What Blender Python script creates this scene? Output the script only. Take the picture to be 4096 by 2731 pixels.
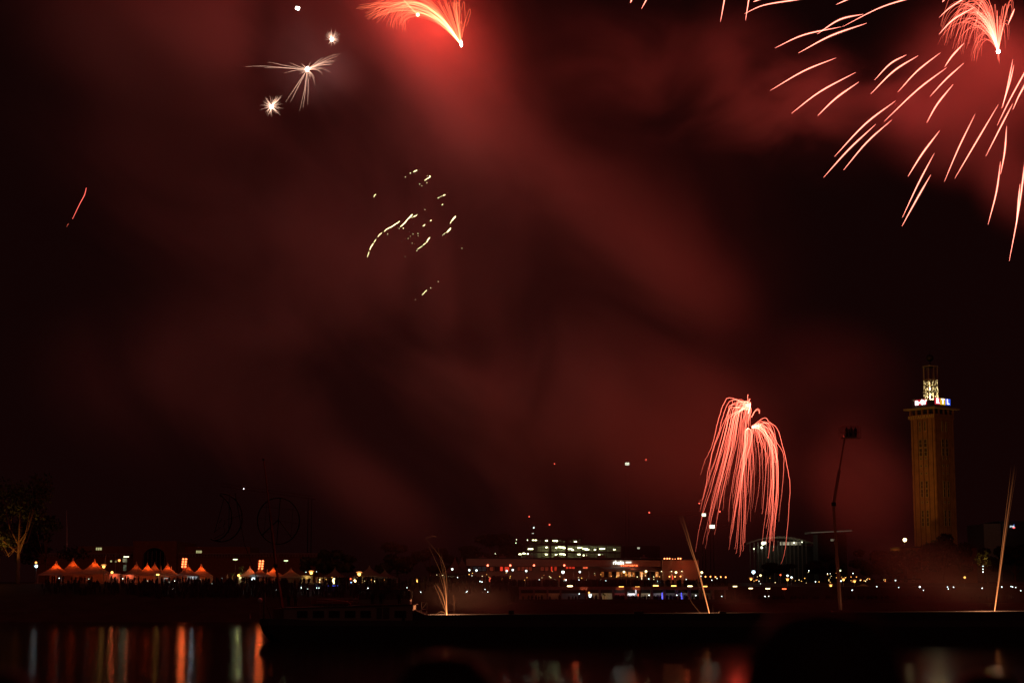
import bpy, bmesh, math, random
from mathutils import Vector, Matrix, Euler
R = math.radians
rnd = random.Random(7)
for o in list(bpy.data.objects):
    bpy.data.objects.remove(o)
SC = bpy.context.scene
COL = SC.collection

# ------------------------------------------------------------------ camera
F = 7000.0                       # focal length in pixels of the 4096 px wide photograph
TILT = R(7.98)
CAMZ = 7.6
cam_d = bpy.data.cameras.new("camera")
cam = bpy.data.objects.new("camera", cam_d)
COL.objects.link(cam)
cam.location = (0, 0, CAMZ)
cam.rotation_euler = (R(90) + TILT, 0, 0)
cam_d.sensor_width = 36.0
cam_d.lens = F / 4096 * 36.0
cam_d.clip_start = 0.1
cam_d.clip_end = 12000
cam_d.dof.use_dof = True
cam_d.dof.focus_distance = 340
cam_d.dof.aperture_fstop = 1.7
SC.camera = cam

# ------------------------------------------------------------------ world (night), exposure
W = bpy.data.worlds.new("World")
SC.world = W
W.use_nodes = True
nt = W.node_tree
nt.nodes.clear()
out = nt.nodes.new("ShaderNodeOutputWorld")
add = nt.nodes.new("ShaderNodeAddShader")
sky = nt.nodes.new("ShaderNodeTexSky")
sky.sky_type = 'NISHITA'
sky.sun_disc = False
sky.sun_elevation = R(-12)
sky.sun_rotation = R(200)
bg1 = nt.nodes.new("ShaderNodeBackground")
bg1.inputs[1].default_value = 0.05
bg2 = nt.nodes.new("ShaderNodeBackground")      # reddish city glow on a cloudy night
bg2.inputs[0].default_value = (1.0, 0.2, 0.2, 1)
bg2.inputs[1].default_value = 0.0052
nt.links.new(sky.outputs[0], bg1.inputs[0])
nt.links.new(bg1.outputs[0], add.inputs[0])
nt.links.new(bg2.outputs[0], add.inputs[1])
# the lit old town on the near bank, behind the camera, reddens the low sky on that side only
tcw = nt.nodes.new("ShaderNodeTexCoord"); sxw = nt.nodes.new("ShaderNodeSeparateXYZ"); mrw = nt.nodes.new("ShaderNodeMapRange")
nt.links.new(tcw.outputs["Generated"], sxw.inputs[0]); nt.links.new(sxw.outputs["Y"], mrw.inputs[0])
mrw.interpolation_type = 'SMOOTHSTEP'
mrw.inputs[1].default_value = -0.1; mrw.inputs[2].default_value = -1.0; mrw.inputs[3].default_value = 0; mrw.inputs[4].default_value = 0.026
bg3 = nt.nodes.new("ShaderNodeBackground"); bg3.inputs[0].default_value = (1.0, 0.28, 0.2, 1)
nt.links.new(mrw.outputs[0], bg3.inputs[1])
add2 = nt.nodes.new("ShaderNodeAddShader")
nt.links.new(add.outputs[0], add2.inputs[0]); nt.links.new(bg3.outputs[0], add2.inputs[1])
nt.links.new(add2.outputs[0], out.inputs[0])
SC.view_settings.view_transform = 'Standard'
SC.view_settings.look = 'None'
SC.view_settings.exposure = 0
SC.view_settings.gamma = 1
SC.render.engine = 'CYCLES'
cy = SC.cycles
cy.use_denoising = True
cy.max_bounces = 6
cy.diffuse_bounces = 2
cy.glossy_bounces = 3
cy.transmission_bounces = 4
cy.transparent_max_bounces = 64
cy.volume_bounces = 0
cy.volume_step_rate = 1.0
cy.volume_max_steps = 256
cy.sample_clamp_indirect = 4
cy.caustics_reflective = False
cy.caustics_refractive = False
cy.use_light_tree = True

# ------------------------------------------------------------------ helpers
def at(px, py, Y):
    """the world point at depth Y (metres) that sits on pixel (px, py) of the 4096x2731 photograph"""
    x = (px - 2048) / F
    y = -(py - 1365.5) / F
    dy = -y * math.sin(TILT) + math.cos(TILT)
    dz = y * math.cos(TILT) + math.sin(TILT)
    k = Y / dy
    return Vector((x * k, Y, CAMZ + dz * k))
def zat(py, Y):
    return at(2048, py, Y).z
def xat(px, Y, py=2300):
    return at(px, py, Y).x

def tag(o, label=None, cat=None, group=None, kind=None):
    if label: o["label"] = label
    if cat: o["category"] = cat
    if group: o["group"] = group
    if kind: o["kind"] = kind
    return o
def thing(name, label, cat, loc=(0, 0, 0), rotz=0, group=None, kind=None):
    o = bpy.data.objects.new(name, None)
    COL.objects.link(o)
    o.empty_display_size = 0.5
    o.location = loc
    o.rotation_euler = (0, 0, rotz)
    return tag(o, label, cat, group, kind)
def children(o):
    return [c for c in bpy.data.objects if c.parent is o]
def dup(root, loc, label=None, scale=None, rotz=None, group=None):
    r = root.copy(); COL.objects.link(r); r.location = loc
    if label: r["label"] = label
    if group: r["group"] = group
    if scale is not None: r.scale = scale
    if rotz is not None: r.rotation_euler = (0, 0, rotz)
    for ch in children(root):
        c = ch.copy(); COL.objects.link(c); c.parent = r
        for g in children(ch):
            d = g.copy(); COL.objects.link(d); d.parent = c
    return r
ORD = ["first", "second", "third", "fourth", "fifth", "sixth", "seventh", "eighth", "ninth", "tenth", "eleventh", "twelfth", "thirteenth", "fourteenth", "fifteenth", "sixteenth"]

class MB:
    """collects boxes, tubes, lathes ... in world (or local) coordinates; build() links them as ONE mesh object"""
    def __init__(s):
        s.v = []; s.f = []; s.g = []
    def addv(s, pts, glow=1.0):
        i = len(s.v)
        for p in pts:
            s.v.append(Vector(p)); s.g.append(glow)
        return i
    def quad(s, a, b, c, d):
        i = s.addv((a, b, c, d)); s.f.append((i, i + 1, i + 2, i + 3)); return s
    def poly(s, pts):
        i = s.addv(pts); s.f.append(tuple(range(i, i + len(pts)))); return s
    def box(s, x0, x1, y0, y1, z0, z1):
        i = s.addv([(x0, y0, z0), (x1, y0, z0), (x1, y1, z0), (x0, y1, z0), (x0, y0, z1), (x1, y0, z1), (x1, y1, z1), (x0, y1, z1)])
        for q in ((0, 3, 2, 1), (4, 5, 6, 7), (0, 1, 5, 4), (1, 2, 6, 5), (2, 3, 7, 6), (3, 0, 4, 7)):
            s.f.append(tuple(i + k for k in q))
        return s
    def extrude(s, poly, d):
        """closed polygon (list of 3d points) pushed along vector d"""
        n = len(poly); d = Vector(d)
        i = s.addv(poly); s.addv([Vector(p) + d for p in poly])
        s.f.append(tuple(range(i + n - 1, i - 1, -1))); s.f.append(tuple(range(i + n, i + 2 * n)))
        for k in range(n):
            s.f.append((i + k, i + (k + 1) % n, i + n + (k + 1) % n, i + n + k))
        return s
    def tube(s, pts, r, n=5, glow=None, caps=True):
        pts = [Vector(p) for p in pts]
        m = len(pts)
        rr = r if isinstance(r, (list, tuple)) else [r] * m
        gg = glow if isinstance(glow, (list, tuple)) else [1.0 if glow is None else glow] * m
        i0 = len(s.v)
        for k in range(m):
            t = (pts[min(k + 1, m - 1)] - pts[max(k - 1, 0)])
            if t.length < 1e-9: t = Vector((0, 0, 1))
            t.normalize()
            u = t.cross(Vector((0, 1, 0)))
            if u.length < 1e-3: u = t.cross(Vector((1, 0, 0)))
            u.normalize(); w = t.cross(u)
            for j in range(n):
                a = 2 * math.pi * j / n
                s.v.append(pts[k] + (u * math.cos(a) + w * math.sin(a)) * rr[k]); s.g.append(gg[k])
        for k in range(m - 1):
            for j in range(n):
                a = i0 + k * n + j; b = i0 + k * n + (j + 1) % n
                s.f.append((a, b, b + n, a + n))
        if caps:
            s.f.append(tuple(i0 + j for j in range(n - 1, -1, -1)))
            s.f.append(tuple(i0 + (m - 1) * n + j for j in range(n)))
        return s
    def lathe(s, c, prof, n=16, sq=0.0, sx=1, sy=1):
        """prof = [(radius, z)...] turned about the vertical through c; sq > 0 squares the ring"""
        c = Vector(c); i0 = len(s.v)
        for (r, z) in prof:
            for j in range(n):
                a = 2 * math.pi * (j + 0.5) / n
                ca, sa = math.cos(a), math.sin(a)
                k = 1.0
                if sq: k = (1 - sq) + sq / max(abs(ca), abs(sa))
                s.v.append(c + Vector((ca * r * k * sx, sa * r * k * sy, z))); s.g.append(1.0)
        for k in range(len(prof) - 1):
            for j in range(n):
                a = i0 + k * n + j; b = i0 + k * n + (j + 1) % n
                s.f.append((a, b, b + n, a + n))
        s.f.append(tuple(i0 + j for j in range(n - 1, -1, -1)))
        m = len(prof) - 1
        s.f.append(tuple(i0 + m * n + j for j in range(n)))
        return s
    def ball(s, c, r, n=10, m=6, sz=1.0):
        prof = [(r * math.sin(math.pi * max(k, 0.02 if k == 0 else k) / m) if 0 < k < m else r * 0.05, -r * sz * math.cos(math.pi * k / m)) for k in range(m + 1)]
        return s.lathe(c, prof, n)
    def build(s, name, mat, parent=None, loc=None, smooth=False, local=False, glow=False):
        o0 = Vector((0, 0, 0))
        if not local:
            if parent is not None:
                q = parent
                while q.parent is not None: q = q.parent
                o0 = Vector(q.location)
            elif loc is not None:
                o0 = Vector(loc)
        me = bpy.data.meshes.new(name)
        me.from_pydata([tuple(p - o0) for p in s.v], [], s.f)
        if glow:
            a = me.attributes.new("glow", 'FLOAT', 'POINT')
            a.data.foreach_set("value", s.g)
        if smooth:
            me.polygons.foreach_set("use_smooth", [True] * len(me.polygons))
        me.materials.append(mat)
        me.update()
        o = bpy.data.objects.new(name, me)
        COL.objects.link(o)
        if parent is not None: o.parent = parent
        elif loc is not None: o.location = loc
        return o

# ------------------------------------------------------------------ materials
MC = {}
def mat(name, col, rough=0.8, var=0.25, scale=3.0, metal=0.0, bump=0.0, spec=0.5):
    if name in MC: return MC[name]
    m = bpy.data.materials.new(name); m.use_nodes = True
    n = m.node_tree; b = n.nodes["Principled BSDF"]
    b.inputs["Roughness"].default_value = rough
    b.inputs["Metallic"].default_value = metal
    b.inputs["Specular IOR Level"].default_value = spec
    tc = n.nodes.new("ShaderNodeTexCoord")
    nz = n.nodes.new("ShaderNodeTexNoise"); nz.inputs["Scale"].default_value = scale; nz.inputs["Detail"].default_value = 4
    n.links.new(tc.outputs["Object"], nz.inputs["Vector"])
    mx = n.nodes.new("ShaderNodeMix"); mx.data_type = 'RGBA'
    mx.inputs[6].default_value = tuple(c * (1 - var) for c in col) + (1,)
    mx.inputs[7].default_value = tuple(min(1, c * (1 + var)) for c in col) + (1,)
    n.links.new(nz.outputs["Fac"], mx.inputs[0])
    n.links.new(mx.outputs[2], b.inputs["Base Color"])
    if bump:
        bp = n.nodes.new("ShaderNodeBump"); bp.inputs["Strength"].default_value = bump
        n.links.new(nz.outputs["Fac"], bp.inputs["Height"]); n.links.new(bp.outputs[0], b.inputs["Normal"])
    MC[name] = m
    return m
def emi(name, col, strength, sample=True, glow=False, var=0.0, scale=2.0):
    if name in MC: return MC[name]
    m = bpy.data.materials.new(name); m.use_nodes = True
    n = m.node_tree; n.nodes.clear()
    o = n.nodes.new("ShaderNodeOutputMaterial"); e = n.nodes.new("ShaderNodeEmission")
    e.inputs[0].default_value = tuple(col) + (1,)
    e.inputs[1].default_value = strength
    if glow or var:
        mu = n.nodes.new("ShaderNodeMath"); mu.operation = 'MULTIPLY'; mu.inputs[0].default_value = strength; mu.inputs[1].default_value = 1
        if glow:
            a = n.nodes.new("ShaderNodeAttribute"); a.attribute_name = "glow"
            n.links.new(a.outputs["Fac"], mu.inputs[1])
        else:
            tc = n.nodes.new("ShaderNodeTexCoord"); nz = n.nodes.new("ShaderNodeTexNoise"); nz.inputs["Scale"].default_value = scale
            n.links.new(tc.outputs["Object"], nz.inputs["Vector"])
            mr = n.nodes.new("ShaderNodeMapRange"); mr.inputs[1].default_value = 0.3; mr.inputs[2].default_value = 0.7
            mr.inputs[3].default_value = 1 - var; mr.inputs[4].default_value = 1 + var
            n.links.new(nz.outputs["Fac"], mr.inputs[0]); n.links.new(mr.outputs[0], mu.inputs[1])
        n.links.new(mu.outputs[0], e.inputs[1])
    if glow:          # glowing gas: what lies behind shines through and adds up
        tr = n.nodes.new("ShaderNodeBsdfTransparent"); ad = n.nodes.new("ShaderNodeAddShader")
        n.links.new(e.outputs[0], ad.inputs[0]); n.links.new(tr.outputs[0], ad.inputs[1]); n.links.new(ad.outputs[0], o.inputs[0])
    else:
        n.links.new(e.outputs[0], o.inputs[0])
    m.cycles.emission_sampling = 'AUTO' if sample else 'NONE'
    MC[name] = m
    return m
def fabric(name, col, trans=0.5):
    if name in MC: return MC[name]
    m = bpy.data.materials.new(name); m.use_nodes = True
    n = m.node_tree; n.nodes.clear()
    o = n.nodes.new("ShaderNodeOutputMaterial")
    d = n.nodes.new("ShaderNodeBsdfDiffuse"); t = n.nodes.new("ShaderNodeBsdfTranslucent"); mx = n.nodes.new("ShaderNodeMixShader")
    tc = n.nodes.new("ShaderNodeTexCoord"); nz = n.nodes.new("ShaderNodeTexNoise"); nz.inputs["Scale"].default_value = 1.3; nz.inputs["Detail"].default_value = 3
    n.links.new(tc.outputs["Object"], nz.inputs["Vector"])
    cm = n.nodes.new("ShaderNodeMix"); cm.data_type = 'RGBA'
    cm.inputs[6].default_value = tuple(c * 0.75 for c in col) + (1,); cm.inputs[7].default_value = tuple(min(1, c * 1.1) for c in col) + (1,)
    n.links.new(nz.outputs["Fac"], cm.inputs[0])
    n.links.new(cm.outputs[2], d.inputs[0]); n.links.new(cm.outputs[2], t.inputs[0])
    mx.inputs[0].default_value = trans
    n.links.new(d.outputs[0], mx.inputs[1]); n.links.new(t.outputs[0], mx.inputs[2]); n.links.new(mx.outputs[0], o.inputs[0])
    MC[name] = m
    return m

M_dark = mat("dark_painted_metal", (0.03, 0.03, 0.032), 0.55, 0.3, 6)
M_steel = mat("grey_steel", (0.22, 0.21, 0.2), 0.5, 0.25, 5)
M_white = mat("white_painted_metal", (0.72, 0.71, 0.68), 0.5, 0.12, 4)
M_wall = mat("dim_plaster", (0.26, 0.23, 0.2), 0.9, 0.25, 0.6)
M_brick = mat("brown_brick", (0.30, 0.17, 0.09), 0.9, 0.3, 1.2)
M_conc = mat("concrete", (0.28, 0.26, 0.24), 0.9, 0.3, 0.8)
M_roof = mat("bitumen_roof", (0.06, 0.06, 0.06), 0.9, 0.3, 1.0)
M_bark = mat("tree_bark", (0.22, 0.13, 0.07), 0.95, 0.4, 3.0, bump=0.5)
M_leaf = mat("green_leaves", (0.07, 0.085, 0.025), 0.7, 0.5, 1.5)
M_leafd = mat("dull_dark_leaves", (0.035, 0.04, 0.02), 0.8, 0.5, 1.0)
M_glass = mat("dark_window_glass", (0.012, 0.014, 0.016), 0.08, 0.2, 1.0)
M_people = mat("dark_clothing", (0.035, 0.03, 0.032), 0.9, 0.5, 0.7)

def light(kind, parent, wloc, col, power, size=0.3, name="glow_light", spot=None, target=None, blend=0.6):
    d = bpy.data.lights.new(name, kind)
    d.color = col; d.energy = power
    d.shadow_soft_size = size
    o = bpy.data.objects.new(name, d); COL.objects.link(o)
    q = parent; o0 = Vector((0, 0, 0))
    if q is not None:
        while q.parent is not None: q = q.parent
        o0 = Vector(q.location); o.parent = parent
    o.location = Vector(wloc) - o0
    if kind == 'SPOT':
        d.spot_size = R(spot); d.spot_blend = blend
        o.rotation_euler = (Vector(target) - Vector(wloc)).to_track_quat('-Z', 'Y').to_euler()
    return o

# ------------------------------------------------------------------ terrain, river
LP = [(386, -2.5), (391, 0.0), (400, 2.0), (402, 2.2), (415, 5.2), (428, 8.3), (436, 8.6), (500, 9.0), (900, 10.0), (6000, 14.0)]
RP = [(386, -2.5), (391, 0.0), (400, 2.0), (408, 3.9), (420, 3.95), (436.0, 3.95), (436.02, 7.7), (446, 7.8), (448, 8.6), (6000, 14.0)]
def prof(P, Y):
    for (a, za), (b, zb) in zip(P, P[1:]):
        if a <= Y <= b:
            return za + (zb - za) * (Y - a) / max(b - a, 1e-6)
    return P[-1][1] if Y > P[-1][0] else P[0][1]
def gz(X, Y):
    return prof(RP if X > -0.5 else LP, Y)
M_bank = mat("embankment_stone", (0.07, 0.055, 0.045), 0.95, 0.5, 0.25, bump=0.4)
ys = sorted(set([p[0] for p in LP] + [p[0] for p in RP]))
t = MB()
xs = [-3000, -400, -200, -120, -60, -20, -1.0, 0.0, 20, 60, 120, 200, 400, 3000]
idx = {}
for xi, x in enumerate(xs):
    for yi, y in enumerate(ys):
        P = RP if x > -0.5 else LP
        z = prof(P, y)
        if P is RP and y == 436.02: z = 7.7
        if P is LP and y in (436.02,): z = 8.6
        idx[xi, yi] = t.addv([(x, y, z)])
for xi in range(len(xs) - 1):
    for yi in range(len(ys) - 1):
        t.f.append((idx[xi, yi], idx[xi + 1, yi], idx[xi + 1, yi + 1], idx[xi, yi + 1]))
tag(t.build("far_bank_ground", M_bank), kind="structure")
q = MB().box(-300, 300, -60, 9, -2, 5.75)
tag(q.build("promenade", M_conc), kind="structure")

def water_mat():
    m = bpy.data.materials.new("river_water"); m.use_nodes = True
    n = m.node_tree; b = n.nodes["Principled BSDF"]
    b.inputs["Base Color"].default_value = (0.004, 0.004, 0.004, 1)
    b.inputs["Roughness"].default_value = 0.1
    b.inputs["IOR"].default_value = 1.33
    b.inputs["Specular IOR Level"].default_value = 0.12
    tc = n.nodes.new("ShaderNodeTexCoord")
    mp = n.nodes.new("ShaderNodeMapping"); mp.inputs["Scale"].default_value = (0.06, 0.55, 1)
    nz = n.nodes.new("ShaderNodeTexNoise"); nz.inputs["Scale"].default_value = 1.0; nz.inputs["Detail"].default_value = 7; nz.inputs["Roughness"].default_value = 0.68
    bp = n.nodes.new("ShaderNodeBump"); bp.inputs["Strength"].default_value = 0.5; bp.inputs["Distance"].default_value = 0.085
    n.links.new(tc.outputs["Object"], mp.inputs[0]); n.links.new(mp.outputs[0], nz.inputs["Vector"])
    n.links.new(nz.outputs["Fac"], bp.inputs["Height"]); n.links.new(bp.outputs[0], b.inputs["Normal"])
    return m
w = MB(); w.quad((-3000, 8.9, 0), (3000, 8.9, 0), (3000, 392, 0), (-3000, 392, 0))
tag(w.build("river_water", water_mat()), kind="structure")

# ------------------------------------------------------------------ text
def text_mesh(s, h, ext, mat_, name, parent, loc, rot, space=1.0, bold=0.0):
    c = bpy.data.curves.new(name, 'FONT'); c.body = s; c.size = h; c.extrude = ext; c.space_character = space; c.offset = bold
    c.align_x = 'CENTER'; c.align_y = 'CENTER'
    to = bpy.data.objects.new(name, c); COL.objects.link(to)
    dg = bpy.context.evaluated_depsgraph_get()
    me = bpy.data.meshes.new_from_object(to.evaluated_get(dg))
    bpy.data.objects.remove(to); bpy.data.curves.remove(c)
    me.materials.clear(); me.materials.append(mat_); me.name = name
    o = bpy.data.objects.new(name, me); COL.objects.link(o)
    o.parent = parent; o.location = loc; o.rotation_euler = rot
    return o

# ================================================================== SMOKE
def smoke_mat(name, rot, scl, lo, hi, top, detail):
    m = bpy.data.materials.new(name); m.use_nodes = True
    n = m.node_tree; n.nodes.clear()
    o = n.nodes.new("ShaderNodeOutputMaterial")
    v = n.nodes.new("ShaderNodeVolumePrincipled")
    v.inputs["Color"].default_value = (0.9, 0.88, 0.86, 1)
    v.inputs["Anisotropy"].default_value = 0.0
    tc = n.nodes.new("ShaderNodeTexCoord"); ge = n.nodes.new("ShaderNodeNewGeometry"); oi = n.nodes.new("ShaderNodeObjectInfo")
    ln = n.nodes.new("ShaderNodeVectorMath"); ln.operation = 'LENGTH'
    n.links.new(tc.outputs["Object"], ln.inputs[0])
    fo = n.nodes.new("ShaderNodeMapRange"); fo.interpolation_type = 'SMOOTHERSTEP'
    fo.inputs[1].default_value = 1.0; fo.inputs[2].default_value = 0.05; fo.inputs[3].default_value = 0; fo.inputs[4].default_value = 1
    n.links.new(ln.outputs["Value"], fo.inputs[0])
    mp = n.nodes.new("ShaderNodeMapping"); mp.inputs["Scale"].default_value = scl
    mp0 = n.nodes.new("ShaderNodeMapping"); mp0.inputs["Rotation"].default_value = (0, R(rot), 0)
    n.links.new(ge.outputs["Position"], mp0.inputs[0]); n.links.new(mp0.outputs[0], mp.inputs[0])
    nz = n.nodes.new("ShaderNodeTexNoise"); nz.inputs["Scale"].default_value = 1.0; nz.inputs["Detail"].default_value = detail; nz.inputs["Roughness"].default_value = 0.5; nz.inputs["Distortion"].default_value = 0.6
    n.links.new(mp.outputs[0], nz.inputs["Vector"])
    nr = n.nodes.new("ShaderNodeMapRange"); nr.interpolation_type = 'SMOOTHSTEP'
    nr.inputs[1].default_value = lo; nr.inputs[2].default_value = hi; nr.inputs[3].default_value = 0.16; nr.inputs[4].default_value = top
    n.links.new(nz.outputs["Fac"], nr.inputs[0])
    m1 = n.nodes.new("ShaderNodeMath"); m1.operation = 'MULTIPLY'
    n.links.new(fo.outputs[0], m1.inputs[0]); n.links.new(nr.outputs[0], m1.inputs[1])
    m2 = n.nodes.new("ShaderNodeMath"); m2.operation = 'MULTIPLY'
    sx = n.nodes.new("ShaderNodeSeparateColor"); n.links.new(oi.outputs["Color"], sx.inputs[0])
    n.links.new(m1.outputs[0], m2.inputs[0]); n.links.new(sx.outputs[0], m2.inputs[1])
    n.links.new(m2.outputs[0], v.inputs["Density"])
    n.links.new(v.outputs[0], o.inputs["Volume"])
    return m
M_smoke = smoke_mat("drifting_smoke", -44, (0.022, 0.013, 0.038), 0.34, 0.68, 1.65, 6.0)
M_smoke2 = smoke_mat("mottled_smoke", 4, (0.05, 0.03, 0.10), 0.40, 0.66, 2.3, 5.0)
bm = bmesh.new(); bmesh.ops.create_icosphere(bm, subdivisions=3, radius=1.0)
smoke_me = bpy.data.meshes.new("smoke_cloud"); bm.to_mesh(smoke_me); bm.free(); smoke_me.materials.append(M_smoke)
smoke_me2 = smoke_me.copy(); smoke_me2.materials.clear(); smoke_me2.materials.append(M_smoke2)
# display-pixel (2352 wide) centre, radii in display pixels, tilt, depth, depth radius, density, label
K = 4096 / 2352
SMOKE = [
    (1000, 70, 340, 230, 25, 306, 20, 0.016, "bright red smoke bank hanging around the arching spark spray"),
    (1120, 300, 520, 230, 50, 312, 24, 0.018, "broad red smoke plume drifting down from the arching spark spray"),
    (1420, 560, 520, 230, 40, 325, 28, 0.026, "dull red smoke tail between the plume and the dark eastern sky"),
    (900, 400, 1250, 820, 35, 350, 42, 0.025, "vast thin red smoke filling the middle of the sky"),
    (560, 20, 620, 300, 12, 322, 26, 0.009, "thin dark pinkish smoke spreading past the topmost white star bursts"),
    (710, 130, 190, 150, 30, 296, 12, 0.022, "small greyish smoke around the winged white star burst"),
    (1560, 180, 480, 260, 8, 326, 26, 0.013, "mottled dark red smoke beneath the long red streaks"),
    (1900, 260, 420, 200, 5, 322, 24, 0.020, "streaky dark red smoke behind the long red streaks"),
    (2260, 190, 330, 250, 25, 312, 22, 0.026, "glowing red smoke around the drooping red spark fountain"),
    (2170, 310, 260, 160, 20, 308, 16, 0.017, "red smoke patch low among the long red streaks"),
    (2330, 430, 170, 120, 60, 305, 14, 0.024, "red smoke patch at the edge behind the longest streaks"),
    (1530, 980, 460, 290, 25, 316, 26, 0.018, "red smoke glowing beside the weeping red firework"),
    (1150, 800, 620, 320, 48, 335, 32, 0.030, "large faint brown-red smoke low in the middle sky"),
    (840, 1120, 330, 130, 42, 305, 20, 0.008, "small slanting wisp of dark red smoke above the barge cabin"),
    (480, 900, 520, 300, 10, 335, 30, 0.014, "faint brown smoke in the dark sky above the tents"),
    (1980, 1120, 240, 190, 70, 310, 18, 0.022, "dim red smoke between the weeping firework and the brick tower"),
    (1120, 1000, 900, 420, 12, 340, 36, 0.020, "wide brown-red smoke haze hanging low over the skyline"),
    (330, 60, 520, 260, 15, 325, 26, 0.020, "dark maroon smoke at the top of the sky beyond the white bursts"),
    (1900, 880, 280, 200, 10, 330, 24, 0.008, "thin dark smoke west of the brick tower"),
]
def smoke(dx, dy, rx, rz, ang, Y, ry, dens, label):
    o = bpy.data.objects.new("smoke_cloud", smoke_me2 if 1500 < dx < 2160 and dy < 500 else smoke_me); COL.objects.link(o)
    c = at(dx * K, dy * K, Y)
    s = K * Y / F
    o.location = c
    o.scale = (rx * s, ry, rz * s)
    o.rotation_euler = (0, R(ang), 0)
    o.color = (dens, dens, dens, 1)
    tag(o, label, "smoke", "firework smoke", "stuff")
for a in SMOKE: smoke(*a)
smoke(1090, 1385, 230, 75, 10, 266, 9, 0.030, "low amber smoke rolling off the barge behind the wheelhouse")
smoke(1240, 1330, 260, 90, 10, 275, 9, 0.012, "thin brown smoke veil in front of the waterside restaurant")
smoke(1690, 1385, 110, 50, 25, 264, 7, 0.020, "small low smoke puff beside the middle spark fountain")
smoke(2200, 1360, 260, 110, 15, 268, 10, 0.030, "low orange-red smoke bank around the slanting spark fountain")
smoke(2130, 1290, 190, 90, 5, 275, 9, 0.020, "dull red smoke veil in front of the trees by the tower")

# ================================================================== FIREWORKS
def bez(P, n):
    """smooth curve through/near control points by de Casteljau (any degree)"""
    o = []
    for k in range(n):
        t = k / (n - 1); q = [Vector(p) for p in P]
        while len(q) > 1:
            q = [a + (b - a) * t for a, b in zip(q, q[1:])]
        o.append(q[0])
    return o
def smoothpts(P, n=4):
    """Catmull-Rom through the 2d pixel points"""
    P = [Vector((p[0], p[1])) for p in P]
    if len(P) < 3: return [P[0] + (P[-1] - P[0]) * k / 6 for k in range(7)]
    Q = [P[0] * 2 - P[1]] + P + [P[-1] * 2 - P[-2]]
    o = []
    for i in range(1, len(Q) - 2):
        a, b, c, d = Q[i - 1:i + 3]
        for k in range(n):
            t = k / n
            o.append(0.5 * ((2 * b) + (c - a) * t + (2 * a - 5 * b + 4 * c - d) * t * t + (3 * b - a - 3 * c + d) * t ** 3))
    o.append(P[-1])
    return o
def trail(parent, px, Y0, Y1, r, m, name="spark_trail", taper=(0.15, 1.0, 0.05), glow=None, n=4, jit=0.0, halo=0.0, gp=1.0):
    """a glowing trail: pixel polyline given depth Y0..Y1, so it bends through real space"""
    N = len(px); pts = []
    for k, p in enumerate(px):
        t = k / (N - 1)
        pts.append(at(p[0] + rnd.uniform(-jit, jit), p[1] + rnd.uniform(-jit, jit), Y0 + (Y1 - Y0) * t))
    rr = []; gg = []
    for k in range(N):
        t = k / (N - 1)
        if t < 0.35: a = taper[0] + (taper[1] - taper[0]) * (t / 0.35) ** 0.8
        else: a = taper[1] + (taper[2] - taper[1]) * ((t - 0.35) / 0.65) ** 1.6
        rr.append(max(r * a, 0.004))
        gg.append(1.0 if glow is None else glow[0] + (glow[1] - glow[0]) * t ** gp)
    b = MB().tube(pts, rr, n, gg)
    if halo: b.tube(pts, [max(q * 2.6, 0.02) for q in rr], 6, [q * halo for q in gg])  # wider faint emissive tube, a glow halo painted around the trail
    return b.build(name, m, parent, glow=True)

M_redtrail = emi("burning_red_star", (1.0, 0.24, 0.17), 2.3, False, glow=True)
M_palm = emi("glowing_red_ember", (1.0, 0.15, 0.09), 0.95, False, glow=True)
M_orange = emi("glowing_orange_ember", (1.0, 0.19, 0.075), 0.5, False, glow=True)
M_whiteray = emi("white_magnesium_spark", (1.0, 0.58, 0.4), 0.85, False, glow=True)
M_core = emi("white_hot_core", (1.0, 0.86, 0.74), 14, False, var=0.3)
M_gold = emi("pale_gold_crackle", (1.0, 0.88, 0.4), 2.0, False, glow=True)
M_amber = emi("amber_fountain_spark", (1.0, 0.30, 0.09), 0.22, False, glow=True)

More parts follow.
